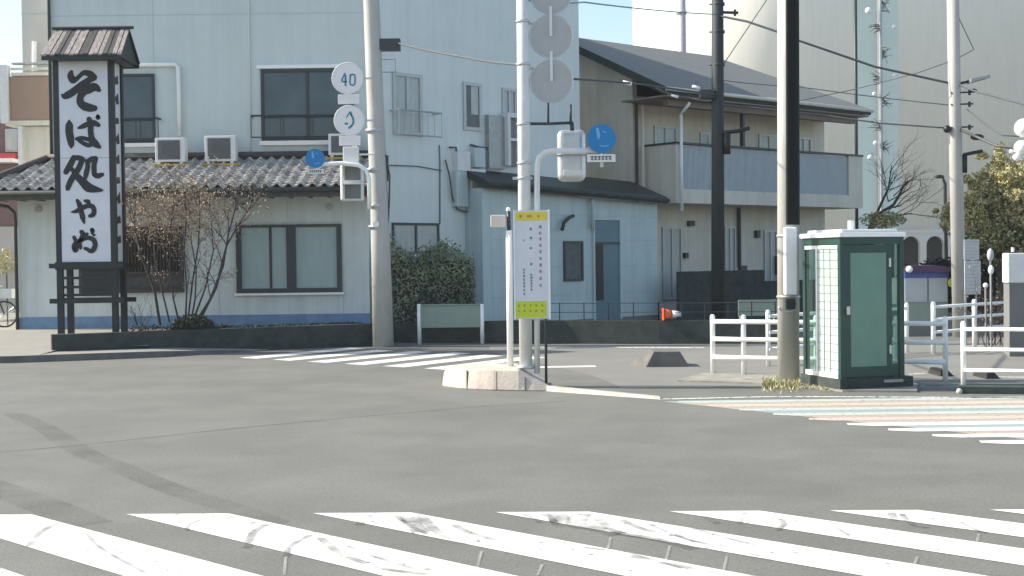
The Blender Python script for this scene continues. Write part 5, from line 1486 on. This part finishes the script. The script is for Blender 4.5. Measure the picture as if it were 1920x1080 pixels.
def post_lamp(px, ytop, Y, r, label, oval=1.0, mm=M_GLOBE):
    t = thing('garden_lamp', label, 'garden lamp', (W(px, 560, Y).x, Y, 0), 'small white lamps near the golden tree')
    c = W(px, ytop, Y); m = MB(); m.tube([(c.x, Y, 0), (c.x, Y, c.z)], .02, 6); m.build('stem', M_GREYM, t)
    m = MB(); m.ball(c, r, 12, 8, (1, 1, oval)); m.build('globe', mm, t, smooth=True)
post_lamp(1858, 506, 26, .055, 'bright oval white lamp on a stem, higher than the round one beside the bare shrub', 1.7)
post_lamp(1848, 535, 25.5, .05, 'bright round white lamp on a stem, lowest of the three by the bare shrub')
post_lamp(1857, 478, 28, .07, 'dull oval grey-white lamp above the two bright ones by the shrub', 2.0, M_PANELW)
def cabinet():
    Y = 24; FQ = Frame(0, Y); u0, u1, z0, z1 = FQ.rect(1890, 474, 1990, 530)
    t = thing('meter_cabinet', 'white steel cabinet mounted on a grey concrete pillar at the right edge', 'cabinet', ((u0 + u1) / 2, Y, 0))
    m = MB(FQ); m.box(u0, u1, -.3, 0, z0, z1); m.build('box', M_CASE, t, bevel=.02)
    m = MB(FQ); m.box(u0 + .03, u1, -.3, -.02, 0, z0); m.build('pillar', M_GREYW, t)
    m = MB(); p = W(1899, 472, Y + .1); m.tube([p, p + Vector((0, 0, .08))], .03, 8); m.build('vent_cap', M_CASE, t)
cabinet()
def globes():
    Y = 22; t = thing('street_lamp', 'white globe lamp cluster on a post cut by the right edge of the picture', 'street lamp', (W(1945, 600, Y).x, Y, 0))
    x = W(1945, 300, Y).x; m = MB(); m.tube([(x, Y, 0), (x, Y, W(1940, 230, Y).z)], .06, 10); m.build('shaft', M_GALV, t, smooth=True)
    for px, py, r in ((1919, 240, .15), (1915, 277, .12), (1907, 294, .07), (1896, 284, .035)):
        c = W(px, py, Y); m = MB(); m.ball(c, r, 14, 10, (1, 1, 1.05)); m.tube([c, (x, Y, c.z)], .015, 5); m.build('globe', M_GLOBE, t, smooth=True)
globes()

# ================================================================== VEGETATION
def golden_tree():
    rng = random.Random(21); Y = 36
    base = W(1885, 560, Y)
    t = thing('evergreen_tree', 'bushy tree with olive and golden leaves at the right edge behind the concrete pole', 'tree', (base.x, Y, 0))
    tr = MB(); tips = []
    tr.tube([(base.x, Y, 0), (base.x - .1, Y, 1.6), (base.x + .1, Y, 3.2)], [.2, .15, .1], 8)
    for k in range(9): twigs(tr, (base.x, Y, 1.4 + k * .22), (rng.uniform(-1, 1), rng.uniform(-.6, .6), .5), 1.3, .05, 2, rng, tips)
    tr.build('trunk', M_BARK, t, smooth=True)
    cr = MB()
    blobs = [(1850, 340, .5), (1880, 325, .6), (1915, 322, .6), (1835, 372, .5), (1870, 375, .75), (1905, 380, .8), (1822, 408, .45), (1850, 415, .55), (1830, 438, .5), (1862, 446, .5), (1905, 440, .8), (1785, 392, .28), (1780, 420, .25), (1795, 440, .2), (1800, 405, .3), (1950, 350, .9), (1960, 430, .9), (1885, 400, .6), (1815, 385, .35), (1890, 480, .6), (1930, 480, .6), (1860, 480, .35)]
    for px, py, r in blobs:
        c = W(px, py, Y + rng.uniform(-.5, .5))
        leaves(cr, c, (r, r, r * .75), int(900 * r), .055, rng, .25)
        for _ in range(5):
            c2 = c + Vector((rng.gauss(0, r * .7), rng.gauss(0, r * .5), rng.gauss(0, r * .6)))
            leaves(cr, c2, (r * .35, r * .35, r * .25), int(180 * r) + 20, .05, rng, .1)
    cr.build('crown', M_LEAFY, t, recalc=False)
golden_tree()
def dark_hedge(px0, px1, y0, y1, Y, n, label, mm, size=.07, seed=1, name='hedge'):
    rng = random.Random(seed); m = MB()
    a = W(px0, y1, Y); b = W(px1, y0, Y); t = thing(name, label, 'hedge', ((a.x + b.x) / 2, Y, 0))
    c = MB(); c.box(a.x + .1, b.x - .1, Y - .15, Y + .35, .0, b.z - .25); c.build('core', M_BARK, t)
    for _ in range(n):
        u = rng.random(); x = a.x + (b.x - a.x) * u
        zt = b.z + (.18 * math.sin(u * 9 + seed) + rng.gauss(0, .10) + (.18 * (0.5 - u)))
        z = rng.uniform(0.05, 1) ** .8 * zt; y = Y + rng.uniform(-.35, .45)
        d = Vector((rng.gauss(0, 1), rng.gauss(0, 1), rng.gauss(0, 1))).normalized(); e = d.cross(Vector((rng.gauss(0, 1), rng.gauss(0, 1), rng.gauss(0, 1)))).normalized()
        s = size * rng.uniform(.6, 1.4); p = Vector((x, y, z)); m.face([p - d * s, p - e * s * .5, p + d * s, p + e * s * .5])
    m.build('foliage', mm, t, recalc=False)
dark_hedge(728, 889, 468, 620, 31.3, 13000, 'tall dense green hedge between the leaning pole and the pale shed', M_LEAFH, .045, 2)
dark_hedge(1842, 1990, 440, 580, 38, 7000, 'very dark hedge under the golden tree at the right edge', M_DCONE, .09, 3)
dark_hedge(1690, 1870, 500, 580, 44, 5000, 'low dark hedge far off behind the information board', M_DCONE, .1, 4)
def twig_shrub():
    rng = random.Random(8); m = MB(); tips = []
    p = W(1866, 570, 27); t = thing('bare_shrub', 'brownish twiggy shrub right of the stacked pale boards', 'shrub', (p.x, 27, 0))
    for k in range(14): twigs(m, (p.x + rng.gauss(0, .15), 27 + rng.gauss(0, .1), 0), (rng.gauss(0, .3), rng.gauss(0, .3), 1), .7, .012, 3, rng, tips)
    m.build('branches', M_BARK, t)
    l = MB()
    for q in tips[::3]: leaves(l, q, (.08, .08, .08), 2, .02, rng, 0)
    l.build('foliage', M_DRY, t, recalc=False)
twig_shrub()
def bare_tree():
    rng = random.Random(17); Y = 42
    b = W(1635, 560, Y); t = thing('bare_tree', 'leafless dark tree rising behind the roof of the phone booth', 'tree', (b.x, Y, 0))
    m = MB(); tips = []
    m.tube([(b.x, Y, 0), W(1633, 430, Y), W(1645, 400, Y)], [.16, .12, .10], 8)
    s = W(1642, 405, Y)
    for e, r in (((1700, 340), .06), ((1664, 355), .05), ((1690, 385), .05), ((1710, 400), .04), ((1672, 310), .04)):
        q = W(*e, Y + rng.uniform(-.4, .4)); mid = s.lerp(q, .5) + Vector((rng.gauss(0, .08), 0, rng.gauss(0, .08)))
        m.tube([s, mid, q], [r, r * .7, r * .4], 6, caps=False)
        for k in range(3):
            c = s.lerp(q, rng.uniform(.4, 1)); twigs(m, c, (q - s).normalized() + Vector((rng.gauss(0, .4), rng.gauss(0, .4), rng.gauss(0, .3))), .8, r * .35, 3, rng, tips, .45)
    m.build('branches', M_TWIG, t)
    l = MB(); leaves(l, W(1655, 412, Y - .5), (.75, .4, .28), 900, .05, rng, 0); l.build('lower_foliage', M_LEAFY, t, recalc=False)
bare_tree()
def shrub_front():
    rng = random.Random(30); Y = 28.6
    b = W(365, 612, Y); t = thing('bare_shrub', 'large multi-stemmed shrub with brown leaves growing from the planter before the restaurant', 'shrub', (b.x, Y, .42))
    m = MB(); tips = []; top = []
    stems = [((300, 610), (290, 545), (262, 470), (250, 420)), ((318, 605), (305, 550), (290, 480), (285, 410)), ((335, 602), (325, 560), (318, 500), (320, 420)), ((348, 600), (350, 545), (345, 470), (350, 400)),
             ((352, 600), (362, 520), (372, 460), (375, 395)), ((362, 602), (385, 540), (400, 470), (395, 400)), ((368, 604), (395, 560), (418, 500), (428, 440), (440, 395)), ((372, 604), (405, 540), (425, 460), (445, 425), (462, 400)), ((358, 603), (366, 560), (368, 505), (358, 450))]
    for k, s in enumerate(stems):
        P = [W(x, y, Y + rng.uniform(-.2, .2) * i) for i, (x, y) in enumerate(s)]
        r = .035 if k in (0, 6, 7) else .022
        m.tube(P, [r * (1 - .15 * i) for i in range(len(P))], 6)
        for q in P[1:]:
            for _ in range(1 if q is not P[-1] else 4):
                twigs(m, q, (rng.gauss(0, .5), rng.gauss(0, .5), .8), rng.uniform(.35, .6), r * .4, 3, rng, tips, .5)
    m.build('branches', M_TWIG, t)
    l = MB(); l2 = MB()
    for q in tips:
        if rng.random() < .75: leaves(l, q, (.12, .12, .10), 3, .024, rng, 0)
    for _ in range(2600):
        px = rng.gauss(325, 58); py = rng.gauss(400, 26)
        leaves(l, W(px, py, Y + rng.gauss(0, .3)), (.05, .05, .05), 2, .028, rng, 0)
    l.build('foliage', M_DRY, t, recalc=False)
    # dark ball of evergreen at its foot
    c = W(362, 614, Y - .35); mm_ = MB(); leaves(mm_, c, (.46, .4, .30), 2600, .035, rng, .2)
    o = mm_.build('low_bush', M_LEAFD, loc=(c.x, c.y, .42), recalc=False); tag(o, 'small dark rounded bush at the foot of the bare shrub on the planter', 'bush')
    s_ = MB(); s_.tube([(c.x, c.y, .3), (c.x, c.y, c.z)], .05, 6); q = s_.build('stem', M_BARK); q.parent = o; q.location = -Vector((c.x, c.y, .42))
    # low scrub along the planter
    for (px, h, nm) in ((262, .45, 'tiny leafless sapling just right of the shop sign posts'),):
        p = W(px, 612, Y - .3); mm_ = MB(); tp = []
        for k in range(6): twigs(mm_, (p.x, p.y, .42), (rng.gauss(0, .35), rng.gauss(0, .3), 1), h, .008, 3, rng, tp, .4)
        o = mm_.build('sapling', M_TWIG, loc=(p.x, p.y, .42)); tag(o, nm, 'sapling')
    mm_ = MB()
    for _ in range(1700):
        u = rng.random(); px = 240 + 450 * u; q = P0.lerp(P1, (px - 97) / 600) + n_ * rng.uniform(.3, .8)
        leaves(mm_, (q.x, q.y, .47 + rng.uniform(-.02, .10) * (1 if px < 420 else .4)), (.05, .05, .04), 2, .022, rng, 0)
    o = mm_.build('ground_cover', M_LEAFD, recalc=False); o['kind'] = 'stuff'; o['label'] = 'low dark ground cover along the planter'
shrub_front()
# potted flowers / cone by the wall
def cone():
    p = G(1252, 627)
    p = W(1252, 614, 28.4)
    t = thing('traffic_cone', 'orange and white traffic cone tipped over on the dark wall by the apartment fence', 'traffic cone', (p.x, 28.85, .52))
    d = Vector((1, .1, .0)).normalized(); b = Vector((W(1245, 612, 28.85).x, 28.85, .655))
    m = MB(); m.tube([b, b + d * .18], [.12, .085], 16); c = m.build('cone_body', M_ORANGE, t, smooth=True)
    m = MB(); m.tube([b + d * .18, b + d * .40], [.084, .045], 16); m.build('reflective_band', M_WHITEP, t, smooth=True)
    m = MB(); m.box(b.x - .03, b.x, 28.72, 28.98, .521, .79); m.build('base', M_ORANGE, t, bevel=.01)
cone()
# bicycle at left edge
def bicycle():
    Y = 32.2; gz_ = .386
    cx = W(12, 590, Y).x
    t = thing('bicycle', 'dark parked bicycle at the left edge beside the restaurant corner', 'bicycle', (cx - .4, Y, gz_))
    for x, nm in ((cx - .05, 'wheel'), (cx - 1.05, 'wheel')):
        m = MB(); m.tube([(x + .31 * math.cos(a * math.pi / 14), Y, gz_ + .33 + .31 * math.sin(a * math.pi / 14)) for a in range(29)], .022, 6); wl = m.build(nm, M_RUBBER, t, smooth=True)
        m = MB()
        for k in range(10):
            a = k * math.pi / 10; m.tube([(x + .3 * math.cos(a), Y, gz_ + .33 + .3 * math.sin(a)), (x - .3 * math.cos(a), Y, gz_ + .33 - .3 * math.sin(a))], .003, 4)
        m.build('spokes', M_GALV, wl)
    m = MB(); h = gz_
    A = (cx - .05, Y, h + .33); Bk = (cx - 1.05, Y, h + .33); C = (cx - .62, Y, h + .30); D = (cx - .70, Y, h + .80); E = (cx - .22, Y, h + .78)
    for p, q in ((A, E), (E, D), (E, C), (C, D), (C, Bk), (D, Bk)): m.tube([p, q], .018, 6)
    m.build('frame', M_DARKM, t)
    m = MB(); m.tube([E, (cx - .26, Y, h + .98), (cx - .20, Y - .25, h + 1.02), ], .014, 6); m.tube([(cx - .26, Y, h + .98), (cx - .20, Y + .25, h + 1.02)], .014, 6); m.build('handlebar', M_GALV, t)
    m = MB(); m.ball((cx - .74, Y, h + .90), .12, 10, 6, (1.1, .7, .35)); m.tube([D, (cx - .73, Y, h + .9)], .014, 6); m.build('saddle', M_RUBBER, t, smooth=True)
    m = MB(); m.box(cx - .12, cx + .2, Y - .16, Y + .16, h + .72, h + .95); m.build('basket', M_GALV, t)
bicycle()

for o in bpy.data.objects:
    if '_w' in o.keys(): del o['_w']

# haze: a little winter air between the camera and the far tank
hz = MB(); hz.box(-95, 110, -15, 160, -1.2, 62)
ho = hz.build('haze', bpy.data.materials.new('haze_air')); ho['kind'] = 'stuff'
hm = ho.data.materials[0]; hm.use_nodes = True; hn = hm.node_tree
hn.nodes.remove(hn.nodes['Principled BSDF'])
pvn = hn.nodes.new('ShaderNodeVolumePrincipled'); pvn.inputs['Density'].default_value = HAZE; pvn.inputs['Color'].default_value = (.92, .95, .95, 1); pvn.inputs['Anisotropy'].default_value = .2
hn.links.new(pvn.outputs[0], hn.nodes['Material Output'].inputs['Volume'])
